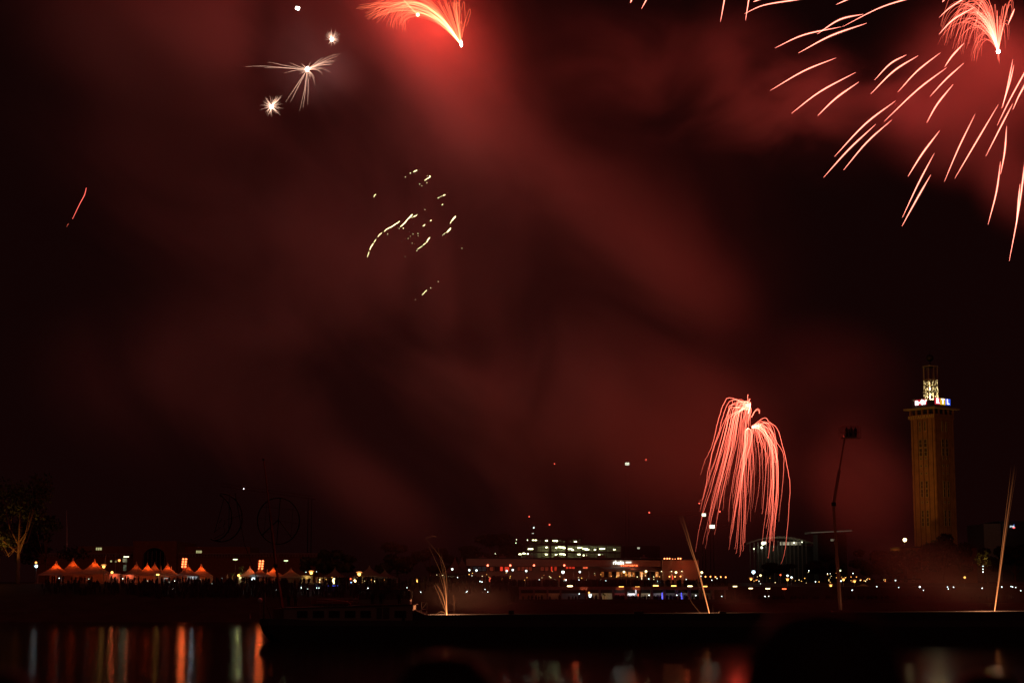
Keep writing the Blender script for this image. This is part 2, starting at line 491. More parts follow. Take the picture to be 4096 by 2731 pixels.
# --- the big red burst, its centre above the frame
YB = 285
zs = 0.7211
def Z(x, y): return (2400 + x * zs, y * zs)
burst = thing("firework_burst", "huge red firework burst of long separate streaks reaching down over the tower", "firework", at(4200, -150, YB))
S = [[(700, -60), (690, 0), (668, 125)], [(832, -60), (825, 0), (807, 115)], [(1250, -25), (1090, 0), (910, 30), (800, 78)], [(920, -20), (880, 0), (850, 12)],
     [(1420, -25), (1370, 0), (1310, 27)], [(1800, -25), (1690, 0), (1540, 50), (1345, 150)], [(1460, 80), (1330, 110), (1205, 190)], [(1340, 150), (1130, 195), (970, 268)],
     [(1480, 130), (1280, 200), (1100, 296)], [(1310, 322), (1130, 395), (945, 503)], [(1420, 402), (1220, 510), (1062, 630)], [(1437, 455), (1310, 545), (1207, 643)],
     [(1700, 305), (1610, 355), (1523, 445)], [(1765, 310), (1630, 395), (1502, 522)], [(1890, 292), (1760, 395), (1652, 512)], [(1925, 375), (1760, 500), (1576, 675)],
     [(2020, 240), (1955, 310), (1912, 372)], [(2020, 350), (1920, 440), (1830, 537)], [(1960, 468), (1870, 580), (1812, 683)], [(2080, 40), (1960, 110), (1880, 192)],
     [(2090, -45), (2010, 0), (1940, 45), (1880, 100)], [(1640, 560), (1470, 690), (1300, 870)], [(1530, 690), (1380, 830), (1240, 985)], [(1620, 665), (1480, 790), (1350, 945)],
     [(1885, 725), (1790, 850), (1708, 980)], [(1855, 850), (1770, 1010), (1677, 1207)], [(1835, 970), (1760, 1100), (1675, 1255)], [(2082, 632), (1990, 820), (1910, 1008)],
     [(2210, 580), (2080, 800), (1968, 990)], [(2290, 330), (2265, 460), (2232, 600)], [(2297, 360), (2270, 470), (2228, 602)], [(2400, 325), (2352, 410), (2270, 560), (2203, 697)],
     [(2390, 400), (2352, 480), (2320, 540), (2290, 610)], [(2290, 575), (2220, 710), (2140, 868)], [(2256, 700), (2245, 840), (2222, 968)], [(2222, 895), (2200, 1060), (2153, 1245)],
     [(2385, 700), (2352, 950), (2320, 1180), (2270, 1448)], [(2330, 1020), (2320, 1130), (2309, 1250)], [(185, -50), (175, 0), (168, 18)], [(280, -55), (257, 0), (230, 50)],
     [(1950, -35), (1910, 0), (1898, 14)], [(2300, 50), (2283, 90), (2262, 140)]]
for s in S:
    px = smoothpts([Z(*p) for p in s], 5)
    d = rnd.uniform(-14, 14)
    f = (px[0] - Vector((4200, -150))).length / 1800
    trail(burst, px, YB + d * f, YB + d * (f + 0.3), rnd.uniform(0.075, 0.11), M_redtrail, taper=(0.12, 1.0, 0.1), glow=(0.8, 1.1), halo=0.035)
light('POINT', burst, at(4230, 200, YB + 8), (1, 0.065, 0.05), 15000, 2.0)
light('POINT', burst, at(3300, -120, YB + 8), (1, 0.06, 0.048), 11000, 2.0)
light('POINT', burst, at(3600, 420, YB + 12), (1, 0.065, 0.06), 6500, 2.0)

# --- drooping red spark fountain inside it
YF = 280
B = (3993, 207)
foun = thing("firework_fountain", "drooping red spark fountain with a white hot tip among the long red streaks", "firework", at(B[0], B[1], YF))
for k in range(78):
    if k < 58:
        u = rnd.random()
        ex = 3745 + 190 * rnd.random() ** 0.9; ey = 60 + 215 * (0.25 + 0.75 * rnd.random()) * (0.45 + 0.55 * (ex - 3700) / 240)
        ax = B[0] - (B[0] - ex) * rnd.uniform(0.45, 0.62); ay = ey - rnd.uniform(70, 190) - 20
        P = [B, (B[0] - (B[0] - ax) * 0.45, B[1] - (B[1] - ay) * 0.75), (ax, ay - 10), (ex + (ax - ex) * 0.3, ay + 15), (ex, ey)]
    else:
        ex = B[0] + rnd.uniform(-55, 65); ay = rnd.uniform(-10, 130); ey = ay + rnd.uniform(25, 75)
        ax = B[0] + (ex - B[0]) * 0.75
        P = [B, (B[0] + (ex - B[0]) * 0.3, B[1] - 90), (ax, ay - 35), (ex, ay - 20), (ex, ey)]
    px = [Vector((p.x, p.y)) for p in bez([(p[0], p[1], 0) for p in P], 13)]
    trail(foun, px, YF, YF + rnd.uniform(-7, 7), rnd.uniform(0.03, 0.055), M_palm, taper=(0.9, 1, 0.45), glow=(1.2, 0.55), jit=0.5, n=3)
for k in range(4):
    px = smoothpts([B, (B[0] + rnd.uniform(-14, 8), 230 + 10 * k)], 3)
    trail(foun, px, YF, YF, 0.04, M_palm, n=3)
MB().ball(at(B[0], B[1], YF), 0.34, 10, 8).build("burning_core", M_core, foun)
light('POINT', foun, at(3960, 120, YF + 12), (1, 0.07, 0.052), 10000, 1.5)

# --- arching spray at the top
YT = 280
B2 = (1847, 183)
spray = thing("firework_spray", "arching orange-red spark spray sweeping up from one bright point", "firework", at(B2[0], B2[1], YT))
for k in range(84):
    if k < 66:
        u = rnd.random()
        ex = 1440 + 185 * u + rnd.uniform(-18, 18)
        ey = 48 + 75 * u + rnd.uniform(-32, 22)
        ap = rnd.uniform(-75, 40) if u < 0.6 else rnd.uniform(-35, 50)
        P = [B2, (1785, 105 + rnd.uniform(-35, 12)), (1715 + rnd.uniform(-20, 45), ap), (1590 + rnd.uniform(-40, 40), ap - 10), (ex, ey)]
    else:
        ex = 1800 + rnd.uniform(-70, 40); top = rnd.uniform(-60, 5)
        P = [B2, (1835 + (ex - 1835) * 0.4, 90), (ex - 5, top), (ex + 10, top + 30)]
    px = [Vector((p.x, p.y)) for p in bez([(p[0], p[1], 0) for p in P], 14)]
    trail(spray, px, YT, YT + rnd.uniform(-8, 8), rnd.uniform(0.032, 0.06), M_orange, taper=(1, 1, 0.45), glow=(1.6, 0.8), jit=0.6, n=3)
for pts in ([(2112, 360), (2130, 250), (2150, 180), (2180, 95), (2192, 105), (2170, 200), (2150, 250)], [(2108, 370), (2120, 250), (2108, 212), (2090, 220), (2040, 300)],
            [(2112, 350), (2140, 200), (2135, 40), (2125, 22), (2108, 98)], [(2108, 340), (2105, 180), (2090, 50), (2070, 30), (2045, 55), (2030, 85)], [(2100, 330), (2075, 170), (2020, 60), (1990, -20)]):
    px = smoothpts([(950 + x * 0.4252, y * 0.4252) for x, y in pts], 4)
    trail(spray, px, YT, YT + rnd.uniform(-5, 5), 0.035, M_orange, taper=(0.8, 1, 0.7), jit=1.2, n=3)
px = smoothpts([(1590, -30), (1630, 18), (1671, 60)], 6)
trail(spray, px, YT + 2, YT + 2, 0.11, M_orange, taper=(0.6, 1, 1.0), glow=(1.4, 2.2))
MB().ball(at(1671, 60, YT + 2), 0.30, 10, 8).build("burning_core", emi("orange_hot_core", (1, 0.55, 0.3), 6, False), spray)
MB().lathe(at(1845, 183, YT), [(0.06, -0.25), (0.24, 0.05), (0.2, 0.35), (0.04, 0.9)], 8).build("burning_core", M_core, spray)
light('POINT', spray, at(1640, -60, YT + 12), (1, 0.046, 0.03), 36000, 2.0)
light('POINT', spray, at(1150, -190, YT + 14), (1, 0.056, 0.038), 8000, 2.0)
light('POINT', spray, at(1760, 110, YT + 14), (1, 0.05, 0.032), 7500, 2.0)

# --- white star bursts
def star(px0, py0, label, rays, core_r, lampP, Y=278, blob=0):
    t_ = thing("firework_star", label, "firework", at(px0, py0, Y), group="white star bursts")
    b = MB(); c = at(px0, py0, Y)
    b.ball(c, core_r, 10, 8)
    for k in range(blob):
        a = rnd.uniform(0, 6.28); b.ball(c + Vector((math.cos(a) * core_r * 0.9, rnd.uniform(-.2, .2), math.sin(a) * core_r * 0.8)), core_r * rnd.uniform(0.4, 0.7), 7, 5)
    b.build("burning_core", M_core, t_)
    for (pts, r, g) in rays:
        trail(t_, smoothpts(pts, 4), Y, Y + rnd.uniform(-3, 3), r, M_whiteray, name="spark_ray", taper=(0.7, 1, 0.25), glow=g, n=3, jit=0.45)
    light('POINT', t_, c + Vector((0, 10, 0)), (1, 0.62, 0.6), lampP, 1.0)
    return t_
def radial(px0, py0, n, r0, r1, a0=0, a1=360, rr=(0.009, 0.018)):
    o = []
    for k in range(n):
        a = R(rnd.uniform(a0, a1)); L = rnd.uniform(r0, r1); bend = rnd.uniform(-3, 3)
        e = (px0 + math.cos(a) * L, py0 - math.sin(a) * L)
        mid = (px0 + math.cos(a) * L * 0.55 - math.sin(a) * bend, py0 - math.sin(a) * L * 0.55 - math.cos(a) * bend)
        o.append(([(px0, py0), mid, e], rnd.uniform(*rr), (2.6, rnd.uniform(0.2, 0.5))))
    return o
z1 = lambda x, y: (950 + x * 0.4252, y * 0.4252)
c1 = z1(655, 655)
rays = []
for e in [[(260, 625), (75, 630)], [(420, 612), (285, 585)], [(420, 640), (250, 640)], [(850, 540), (975, 505)], [(830, 570), (950, 525)], [(800, 590), (925, 568)], [(790, 600), (915, 580)], [(780, 612), (890, 610)],
          [(760, 625), (882, 600)], [(740, 640), (820, 635)], [(800, 650), (882, 686)], [(750, 660), (803, 708)], [(745, 655), (800, 690)], [(705, 700), (730, 752)], [(710, 730), (731, 810)], [(682, 690), (685, 738)],
          [(665, 800), (660, 988)], [(640, 830), (617, 1022)], [(628, 850), (583, 1045)], [(560, 800), (455, 958)], [(575, 810), (497, 965)], [(740, 590), (800, 545)], [(560, 620), (480, 585)], [(560, 660), (440, 690)]]:
    rays.append(([c1] + [z1(*p) for p in e], rnd.uniform(0.011, 0.022), (1.7, 1.2)))
rays += radial(c1[0], c1[1], 22, 12, 40)
star(c1[0], c1[1], "winged white star burst with long ragged sparks, largest of the four white bursts", rays, 0.32, 3000, blob=3)
c2 = z1(320, 1005)
star(c2[0], c2[1], "round orange-white star burst with fine needle rays, lowest of the four white bursts", radial(*c2, 52, 24, 52) + radial(*c2, 6, 50, 66, 40, 75), 0.25, 700)
c3 = z1(888, 372)
star(c3[0], c3[1], "small white star burst with short upward rays above the winged burst", radial(*c3, 26, 18, 34) + radial(*c3, 16, 30, 48, 30, 150), 0.30, 1400)
c4 = z1(567, 80)
star(c4[0], c4[1], "plain lumpy white flare without rays, topmost of the white bursts", radial(*c4, 5, 9, 15), 0.28, 700, blob=4)

# --- pale gold crackle in the middle
zc = lambda x, y: (1400 + x * 0.4146, 600 + y * 0.4146)
YC = 282
crack = thing("firework_crackle", "pale gold crackling sparks scattered in short beaded lines on dark red smoke", "firework", at(*zc(620, 760), YC))
LINES = [([(478, 690), (440, 715), (400, 742), (360, 760), (330, 785)], 0.1), ([(305, 800), (285, 818), (268, 838)], 0.06), ([(252, 862), (230, 892)], 0.05), ([(224, 905), (200, 940), (192, 962)], 0.085), ([(185, 980), (168, 1030)], 0.04),
         ([(600, 622), (580, 645), (560, 665)], 0.13), ([(560, 665), (535, 695), (510, 720), (488, 740)], 0.1), ([(640, 632), (615, 645)], 0.1), ([(645, 196), (615, 212)], 0.1), ([(768, 250), (770, 262), (745, 278), (720, 295)], 0.085),
         ([(918, 432), (898, 442)], 0.09), ([(895, 524), (888, 532)], 0.07), ([(1018, 640), (1000, 662), (980, 685)], 0.15), ([(978, 690), (966, 708)], 0.05), ([(972, 755), (955, 775), (935, 795)], 0.14), ([(925, 798), (890, 825)], 0.025),
         ([(770, 845), (752, 868), (738, 892)], 0.11), ([(728, 900), (705, 918)], 0.07), ([(700, 925), (650, 958)], 0.04), ([(726, 718), (703, 735)], 0.07), ([(785, 676), (772, 688)], 0.06), ([(250, 428), (236, 440), (230, 456)], 0.05),
         ([(742, 1352), (725, 1368), (697, 1396)], 0.05), ([(850, 464), (895, 442)], 0.02)]
for pts, r in LINES:
    px = smoothpts([zc(*p) for p in pts], 4)
    trail(crack, px, YC + rnd.uniform(-4, 4), YC + rnd.uniform(-4, 4), r * 0.68, M_gold, taper=(0.7, 1, 0.6), jit=0.6)
for (x, y, r) in [(583, 224, .11), (535, 261, .08), (673, 330, .07), (693, 347, .06), (742, 316, .08), (851, 464, .08), (723, 576, .06), (598, 650, .1), (514, 755, .11), (363, 811, .07), (655, 806, .07), (657, 828, .05), (608, 811, .05), (562, 854, .05), (600, 900, .05),
                  (645, 972, .08), (585, 833, .04), (1080, 948, .05), (778, 1330, .08), (852, 1271, .07), (630, 1445, .05), (532, 1032, .04), (747, 250, .06), (647, 624, .07), (475, 757, .06)]:
    MB().ball(at(*zc(x, y), YC + rnd.uniform(-5, 5)), r * 0.75, 6, 5).build("spark", emi("gold_spark", (1.0, 0.88, 0.42), 2.4, False), crack)
light('POINT', crack, at(*zc(600, 700), YC + 8), (1, 0.5, 0.22), 250, 1.0)

# --- weeping red palm
zp = lambda x, y: (2700 + x * 0.5102, 1500 + y * 0.5102)
YP = 278
palm = thing("firework_palm", "weeping red palm firework whose strands fall to the rooftops", "firework", at(*zp(600, 420), YP))
def strand(P, r, g=(3.2, 0.5), jit=1.25):
    px = smoothpts([zp(*p) for p in P], 4)
    trail(palm, px, YP, YP + rnd.uniform(-7, 7), r * 0.62, M_palm, taper=(0.9, 1.0, 0.5), glow=g, jit=jit, n=3)
strand([(605, 400), (700, 335), (740, 370), (800, 420), (845, 560), (880, 720), (900, 850), (895, 1000), (875, 1280), (855, 1400), (832, 1480)], 0.05)
strand([(605, 405), (690, 362), (760, 450), (800, 530), (848, 610), (852, 700), (840, 880), (822, 1040), (812, 1150)], 0.045)
strand([(575, 230), (425, 178), (375, 240), (335, 370), (310, 480), (275, 590), (235, 670), (200, 780)], 0.05)
strand([(575, 240), (450, 195), (385, 290), (345, 440), (300, 570), (262, 740), (240, 880), (220, 960), (188, 990)], 0.045)
strand([(575, 250), (470, 215), (400, 330), (340, 480), (290, 620), (270, 760), (265, 860)], 0.04)
for k in range(34):                      # left-leaning falls
    ax = rnd.uniform(430, 600); ay = 185 + (rnd.random() ** 1.5) * 150
    u = (ax - 400) / 170
    ey = rnd.choice([rnd.uniform(560, 900), rnd.uniform(850, 1200), rnd.uniform(1000, 1450)])
    lean = (0.36 - 0.18 * u) * (ey - ay) * rnd.uniform(0.75, 1.0)
    ex = ax - lean
    strand([(575 + rnd.uniform(-10, 12), 235 + rnd.uniform(-25, 40)), (ax, ay), (ax - 25, ay + 70), (ax - lean * 0.45, ay + (ey - ay) * 0.45), (ax - lean * 0.85, ay + (ey - ay) * 0.8), (ex + rnd.uniform(-18, 14), ey)], rnd.uniform(0.03, 0.05))
for k in range(16):                      # middle falls
    sx = rnd.uniform(540, 610); ey = rnd.uniform(800, 1430); ex = sx - rnd.uniform(20, 170) * (ey - 400) / 800
    strand([(570, 415), (sx, 440), (sx - 4, 540), (sx + (ex - sx) * 0.5, 430 + (ey - 430) * 0.5), (ex + 12, ey - 60), (ex, ey)], rnd.uniform(0.028, 0.045))
for k in range(26):                      # right falls
    mx = rnd.uniform(690, 800); my = rnd.uniform(480, 640); ey = rnd.choice([rnd.uniform(680, 780), rnd.uniform(900, 1300), rnd.uniform(1050, 1440)])
    ex = mx - rnd.uniform(-20, 40) - max(0, ey - 1000) * 0.06
    strand([(605, 405 + rnd.uniform(-8, 12)), (650, 400 + rnd.uniform(-20, 20)), (mx - 45, my - 110), (mx, my), (mx + 12, my + (ey - my) * 0.45), (ex + 8, ey - 40), (ex, ey)], rnd.uniform(0.028, 0.05))
for k in range(13):                      # sparse inner falls between the two groups
    ex = rnd.uniform(585, 700); ey = rnd.uniform(600, 1200)
    strand([(602, 408), (612 + (ex - 600) * 0.3, 400 + rnd.uniform(0, 25)), (ex - 8, 520), (ex + 6, 400 + (ey - 400) * 0.6), (ex - rnd.uniform(0, 30), ey)], rnd.uniform(0.024, 0.04))
for k in range(8):
    strand([(575, 300), (580 + rnd.uniform(-8, 8), 260), (590, 215 + k * 3), (580 + rnd.uniform(-25, 10), 330 + 12 * k)], 0.075, (1.6, 1.3))
for k in range(5):
    strand([(600, 330), (625, 285), (648, 262 + k * 3), (664, 275 + 5 * k), (658, 298)], 0.05, (1.4, 1.2))
strand([(570, 155), (572, 200), (580, 260)], 0.06)
light('POINT', palm, at(*zp(575, 300), YP + 10), (1, 0.055, 0.028), 5000, 1.5)
light('POINT', palm, at(*zp(480, 760), YP + 10), (1, 0.055, 0.028), 4000, 1.5)
light('POINT', palm, at(*zp(740, 800), YP + 10), (1, 0.055, 0.028), 1875, 1.5)

# --- single rising red trail, far left of the white bursts
lone = thing("firework_trail", "single short dim red firework trail alone in the black sky above the tents", "firework", at(317, 815, 290))
trail(lone, smoothpts([(345, 752), (338, 780), (318, 818), (290, 876)], 5), 290, 292, 0.055, emi("dim_red_trail", (1.0, 0.13, 0.1), 1.0, False, glow=True), taper=(0.7, 1, 0.5))
trail(lone, smoothpts([(275, 893), (265, 908)], 3), 292, 292, 0.015, M_palm)

# --- spark fountains on the barge
def fountain(label, paths, base, lampP, Y=255):
    t_ = thing("spark_fountain", label, "firework", at(base[0], base[1] + 4, Y), group="spark fountains on the barge")
    for pts, r, g in paths:
        trail(t_, smoothpts(pts, 5), Y, Y + rnd.uniform(-1.5, 1.5), r, M_amber, taper=(1, 1, 0.5), glow=g, jit=0.4, n=3, gp=0.30)
    hp_ = at(base[0], base[1], Y + 1)
    light('POINT', t_, Vector((hp_.x, Y + 1.2, 2.9)), (1, 0.36, 0.14), lampP * 2.8, 0.25)      # the burning pot stands down in the hold, behind the coaming
z2 = lambda x, y: (900 + x * 0.468, 1800 + y * 0.468)
p1 = []
for (mx, my, ex, ey, g1) in [(1870, 1280, 1800, 1130, .5), (1862, 1240, 1810, 1150, .5), (1880, 1220, 1830, 1050, .3), (1890, 1250, 1870, 1090, .5), (1855, 1300, 1790, 1150, .6), (1893, 1280, 1880, 1120, .4), (1885, 1180, 1820, 830, .06), (1870, 1120, 1740, 815, .1), (1880, 1000, 1715, 748, .12), (1890, 1200, 1850, 880, .08), (1895, 1320, 1885, 1160, .6), (1868, 1260, 1823, 1160, .8)]:
    p1.append(([z2(1897, 1408), z2(mx, my), z2(ex, ey)], rnd.uniform(0.022, 0.042), (2.2, g1)))
p1 += [([z2(1885, 1395), z2(1850, 1378), z2(1820, 1390), z2(1795, 1410)], 0.035, (1.0, 0.8)), ([z2(1957, 1400), z2(1958, 1300), z2(1950, 1240), z2(1962, 1270), z2(1955, 1330)], 0.03, (0.25, 0.5)), ([z2(1885, 1400), z2(1868, 1380), z2(1840, 1376)], 0.03, (1, .5)),
       ([z2(1810, 740), z2(1780, 735), z2(1715, 750)], 0.025, (0.5, 0.15)), ([z2(1730, 690), z2(1712, 680), z2(1700, 680)], 0.02, (0.4, 0.1)), ([z2(1790, 640), z2(1770, 400), z2(1750, 200)], 0.03, (0.03, 0.01))]
fountain("feathery amber spark fountain behind the wheelhouse, its sparks curling over", p1, z2(1897, 1408), 800)
z3 = lambda x, y: (1900 + x * 0.468, 1800 + y * 0.468)
p2 = []
for k in range(9):
    o_ = rnd.uniform(-7, 7)
    p2.append(([z3(2003 + o_ * 0.3, 1390), z3(1955 + o_ * 0.8, 1200), z3(1905 + o_ * 1.3, 1010), z3(1850 + o_ * 2, 850), z3(1800 + o_ * 3, 680), z3(1745 + o_ * 4, 520)], rnd.uniform(0.022, 0.036), (1.9, 0.0)))
p2 += [([z3(1928, 1392), z3(1860, 1310), z3(1820, 1240), z3(1770, 1200), z3(1680, 1180)], 0.03, (0.8, 0.12)), ([z3(1960, 1250), z3(1910, 1160), z3(1870, 1080)], 0.025, (0.4, 0.1)), ([z3(2036, 1380), z3(2030, 1320)], 0.02, (.4, .1))]
fountain("tall narrow amber spark fountain leaning towards the restaurant", p2, z3(2003, 1390), 240)
z4 = lambda x, y: (2996 + x * 0.468, 1800 + y * 0.468)
p3 = []
for k in range(9):
    o_ = rnd.uniform(-8, 8)
    p3.append(([z4(2100 + o_ * 0.4, 1372), z4(2125 + o_ * 0.9, 1200), z4(2152 + o_ * 1.4, 1000), z4(2185 + o_ * 2.2, 750), z4(2215 + o_ * 3, 540), z4(2250 + o_ * 4, 300), z4(2275 + o_ * 5, 120)], rnd.uniform(0.022, 0.036), (2.0, 0.0)))
p3 += [([z4(2055, 1330), z4(2045, 1200), z4(2035, 1060)], 0.02, (0.3, 0.1)), ([z4(2108, 1330), z4(2112, 1250), z4(2122, 1160)], 0.05, (1.6, .4))]
fountain("long straight amber spark fountain slanting up beside the tower", p3, z4(2100, 1372), 900)

# ================================================================== PEOPLE
def person_mesh(name, kind=0, sub=0, fingers=False):
    V = []; E = []; Rr = []
    def v(p, r, par=None):
        V.append(p); Rr.append(r)
        if par is not None: E.append((par, len(V) - 1))
        return len(V) - 1
    pel = v((0, 0, 0.95), (0.15, 0.11)); sp = v((0, 0.005, 1.14), (0.14, 0.10), pel); ch = v((0, 0, 1.33), (0.17, 0.11), sp); nb = v((0, 0.01, 1.47), (0.08, 0.07), ch)
    nk = v((0, 0.005, 1.53), (0.055, 0.055), nb); jw = v((0, -0.012, 1.60), (0.07, 0.085), nk); hd = v((0, 0.0, 1.68), (0.082, 0.10), jw); tp = v((0, 0.01, 1.745), (0.055, 0.065), hd)
    for s in (-1, 1):
        hp = v((s * 0.095, 0, 0.88), (0.095, 0.095), pel); st = 0.06 * s * (1 if kind == 1 else 0)
        kn = v((s * 0.11, -0.01 + st, 0.50), (0.062, 0.065), hp); an = v((s * 0.115, 0.02 + st * 1.5, 0.09), (0.042, 0.045), kn); v((s * 0.125, -0.11 + st * 1.5, 0.045), (0.042, 0.035), an)
        sh = v((s * 0.19, 0.005, 1.42), (0.06, 0.06), ch)
        if (kind == 2 and s == 1) or kind == 3:
            el = v((s * 0.25, -0.14, 1.22), (0.043, 0.045), sh); wr = v((s * 0.17, -0.30, 1.42), (0.03, 0.032), el); hn = v((s * 0.14, -0.34, 1.49), (0.035, 0.025), wr); hd_d = Vector((-0.25 * s, -0.4, 0.9))
        else:
            el = v((s * 0.25, 0.03, 1.14), (0.043, 0.045), sh); wr = v((s * 0.25, -0.05, 0.90), (0.03, 0.032), el); hn = v((s * 0.245, -0.07, 0.82), (0.035, 0.022), wr); hd_d = Vector((0, -0.15, -1))
        if fingers:
            hd_d.normalize(); h0 = Vector(V[hn])
            for k, (off, L) in enumerate(((-0.03, 0.07), (-0.01, 0.08), (0.01, 0.075), (0.03, 0.06))):
                a = v(tuple(h0 + hd_d * 0.03 + Vector((0, off, 0))), (0.009, 0.009), hn); b = v(tuple(h0 + hd_d * (0.03 + L * 0.6) + Vector((0, off - 0.004, 0))), (0.008, 0.008), a); v(tuple(h0 + hd_d * (0.03 + L) + Vector((-s * 0.012, off - 0.012, 0))), (0.007, 0.007), b)
            a = v(tuple(h0 + Vector((-s * 0.01, -0.045, 0))), (0.011, 0.011), hn); v(tuple(h0 + hd_d * 0.035 + Vector((-s * 0.015, -0.065, 0))), (0.009, 0.009), a)
    if fingers:
        for s in (-1, 1):
            v((s * 0.085, 0.012, 1.655), (0.012, 0.022), hd)          # ears
        v((0, -0.105, 1.645), (0.014, 0.016), jw)                   # nose
    me = bpy.data.meshes.new(name); me.from_pydata(V, E, [])
    o = bpy.data.objects.new(name, me); COL.objects.link(o)
    md = o.modifiers.new("s", 'SKIN'); md.use_smooth_shade = True
    for i, sv in enumerate(me.skin_vertices[0].data):
        sv.radius = Rr[i]; sv.use_root = (i == 0)
    if sub:
        ms = o.modifiers.new("u", 'SUBSURF'); ms.levels = sub; ms.render_levels = sub
    dg = bpy.context.evaluated_depsgraph_get()
    r = bpy.data.meshes.new_from_object(o.evaluated_get(dg)); r.name = name
    bpy.data.objects.remove(o); bpy.data.meshes.remove(me)
    r.materials.clear()
    return r
PM = []
CLOTH = [mat("dark_clothing_a", (0.03, 0.028, 0.03), 0.9, 0.5, 3), mat("dark_clothing_b", (0.06, 0.05, 0.05), 0.9, 0.5, 3), mat("dull_red_clothing", (0.12, 0.035, 0.03), 0.9, 0.4, 3)]
for k in range(4):
    for c in CLOTH:
        m_ = person_mesh("person", k); m_.materials.append(c); PM.append(m_)
def spectator(X, Y, label, group, z=None, me=None, yaw=None):
    o = bpy.data.objects.new("person", me or rnd.choice(PM)); COL.objects.link(o)
    o.location = (X, Y, gz(X, Y) if z is None else z)
    h = rnd.uniform(0.93, 1.06)
    o.scale = (h, h, h); o.rotation_euler = (0, 0, rnd.uniform(-0.8, 0.8) if yaw is None else yaw)
    return tag(o, label, "person", group)
def crowd(name, regions, label):
    b_v = []; b_f = []
    base = [m for m in PM[::3]]
    raw = [([v.co.copy() for v in m.vertices], [tuple(p.vertices) for p in m.polygons]) for m in base]
    for (p0, p1, Y0, Y1, n) in regions:
        for k in range(n):
            Y = rnd.uniform(Y0, Y1); X = xat(rnd.uniform(p0, p1), Y)
            vv, ff = rnd.choice(raw); i = len(b_v); h = rnd.uniform(0.9, 1.07); a = rnd.uniform(-0.9, 0.9)
            ca, sa = math.cos(a) * h, math.sin(a) * h; z = gz(X, Y)
            for p in vv: b_v.append((X + p.x * ca - p.y * sa, Y + p.x * sa + p.y * ca, z + p.z * h))
            for f in ff: b_f.append(tuple(i + j for j in f))
    me = bpy.data.meshes.new(name); me.from_pydata(b_v, [], b_f); me.materials.append(M_people)
    o = bpy.data.objects.new(name, me); COL.objects.link(o)
    return tag(o, label, "crowd", "crowds on the far bank", "stuff")
crowd("crowd", [(170, 620, 417, 426, 120), (560, 1160, 414, 428, 400), (1160, 1640, 414, 428, 160)], "dark crowd of spectators packed below the red tents")
crowd("crowd", [(1700, 2240, 437, 444, 150), (2240, 2640, 437, 444, 190), (2640, 2920, 437, 444, 70), (1640, 2060, 418, 432, 90)], "dark crowd lining the terrace below the restaurant")
crowd("crowd", [(2060, 2920, 412, 420, 36), (2920, 4090, 410, 430, 130)], "dark crowd scattered along the lower riverside walk")

# individuals one can tell in front of lit things
for p0, p1, n, Y, lab in [(197, 262, 6, 434.4, "dark spectator silhouetted against the front wall of the tent nearest the bright lamp"), (290, 380, 7, 434.5, "dark spectator silhouetted before the glowing tent wall beside the flagpole"),
                          (440, 560, 7, 434, "dark spectator standing by the red-lit bar stalls between the tent groups"), (690, 800, 9, 433.5, "dark spectator standing at the white open drinks pavilion"),
                          (960, 1090, 9, 433, "dark spectator crowding before the tents under the second red floodlight")]:
    for k in range(n):
        spectator(xat(p0 + (p1 - p0) * (k + rnd.uniform(0.1, 0.9)) / n, Y), Y - rnd.uniform(0, 1.5), lab, "spectators by the tents")
for p0, p1, n, lab in [(2340, 2400, 7, "dark reveller in the lantern bay of the riverside arcade"), (2455, 2500, 7, "dark reveller in the red-lit bay of the riverside arcade"), (2507, 2545, 8, "dark reveller silhouetted against the bright white bay of the arcade"),
                       (2560, 2650, 14, "dark reveller silhouetted against the beige wall of the arcade"), (2660, 2760, 14, "dark reveller standing under the blue arcade lights"), (2765, 2830, 6, "dark reveller in the dim end bay of the arcade")]:
    for k in range(n):
        Y = 427.5 + rnd.uniform(-1, 2.5)
        spectator(xat(p0 + (p1 - p0) * (k + rnd.uniform(0.1, 0.9)) / n, Y), Y, lab, "revellers in the arcade")
for p0, p1, n, lab in [(1330, 1500, 16, "dark spectator silhouetted before the dim kiosk tents"), (2250, 2640, 26, "dim spectator standing on the restaurant terrace edge")]:
    for k in range(n):
        Y = 431 if p0 < 1600 else 438
        spectator(xat(p0 + (p1 - p0) * (k + rnd.uniform(0.1, 0.9)) / n, Y), Y, lab, "spectators along the terraces")

# near heads, out of focus at the bottom of the frame
M_hair = mat("dark_hair", (0.02, 0.014, 0.012), 0.6, 0.4, 30)
M_skin = mat("night_skin", (0.35, 0.22, 0.16), 0.6, 0.15, 8)
M_jack = mat("dark_jacket", (0.025, 0.025, 0.03), 0.85, 0.4, 6)
near_me = person_mesh("person", 0, 2, True); near_me.materials.append(M_skin)
def near_person(px, ptop, Y, label, yaw=math.pi, wide=1.0):
    p = at(px, ptop, Y)
    h = (p.z - 5.75) / 1.83
    o = bpy.data.objects.new("person", near_me); COL.objects.link(o)
    o.location = (p.x, Y, 5.75); o.scale = (h * wide, h * wide, h); o.rotation_euler = (0, 0, yaw)
    tag(o, label, "person", "spectators on the near quay")
    b = MB(); b.lathe((0, 0.012, 1.70), [(0.02, 0.118), (0.07, 0.105), (0.1, 0.06), (0.113, 0.0), (0.112, -0.06), (0.095, -0.10)], 20, sy=1.12)
    b.build("hair", M_hair, o, smooth=True, local=True)
    b = MB(); b.lathe((0, 0.0, 0.0), [(0.2, 0.84), (0.215, 1.0), (0.225, 1.25), (0.22, 1.38), (0.15, 1.46), (0.085, 1.52)], 20, sy=0.72)
    for s in (-1, 1):
        b.tube([(s * 0.2, 0, 1.40), (s * 0.265, 0.03, 1.14), (s * 0.262, -0.04, 0.92)], [0.085, 0.066, 0.052], 10)
    b.build("jacket", M_jack, o, smooth=True, local=True)
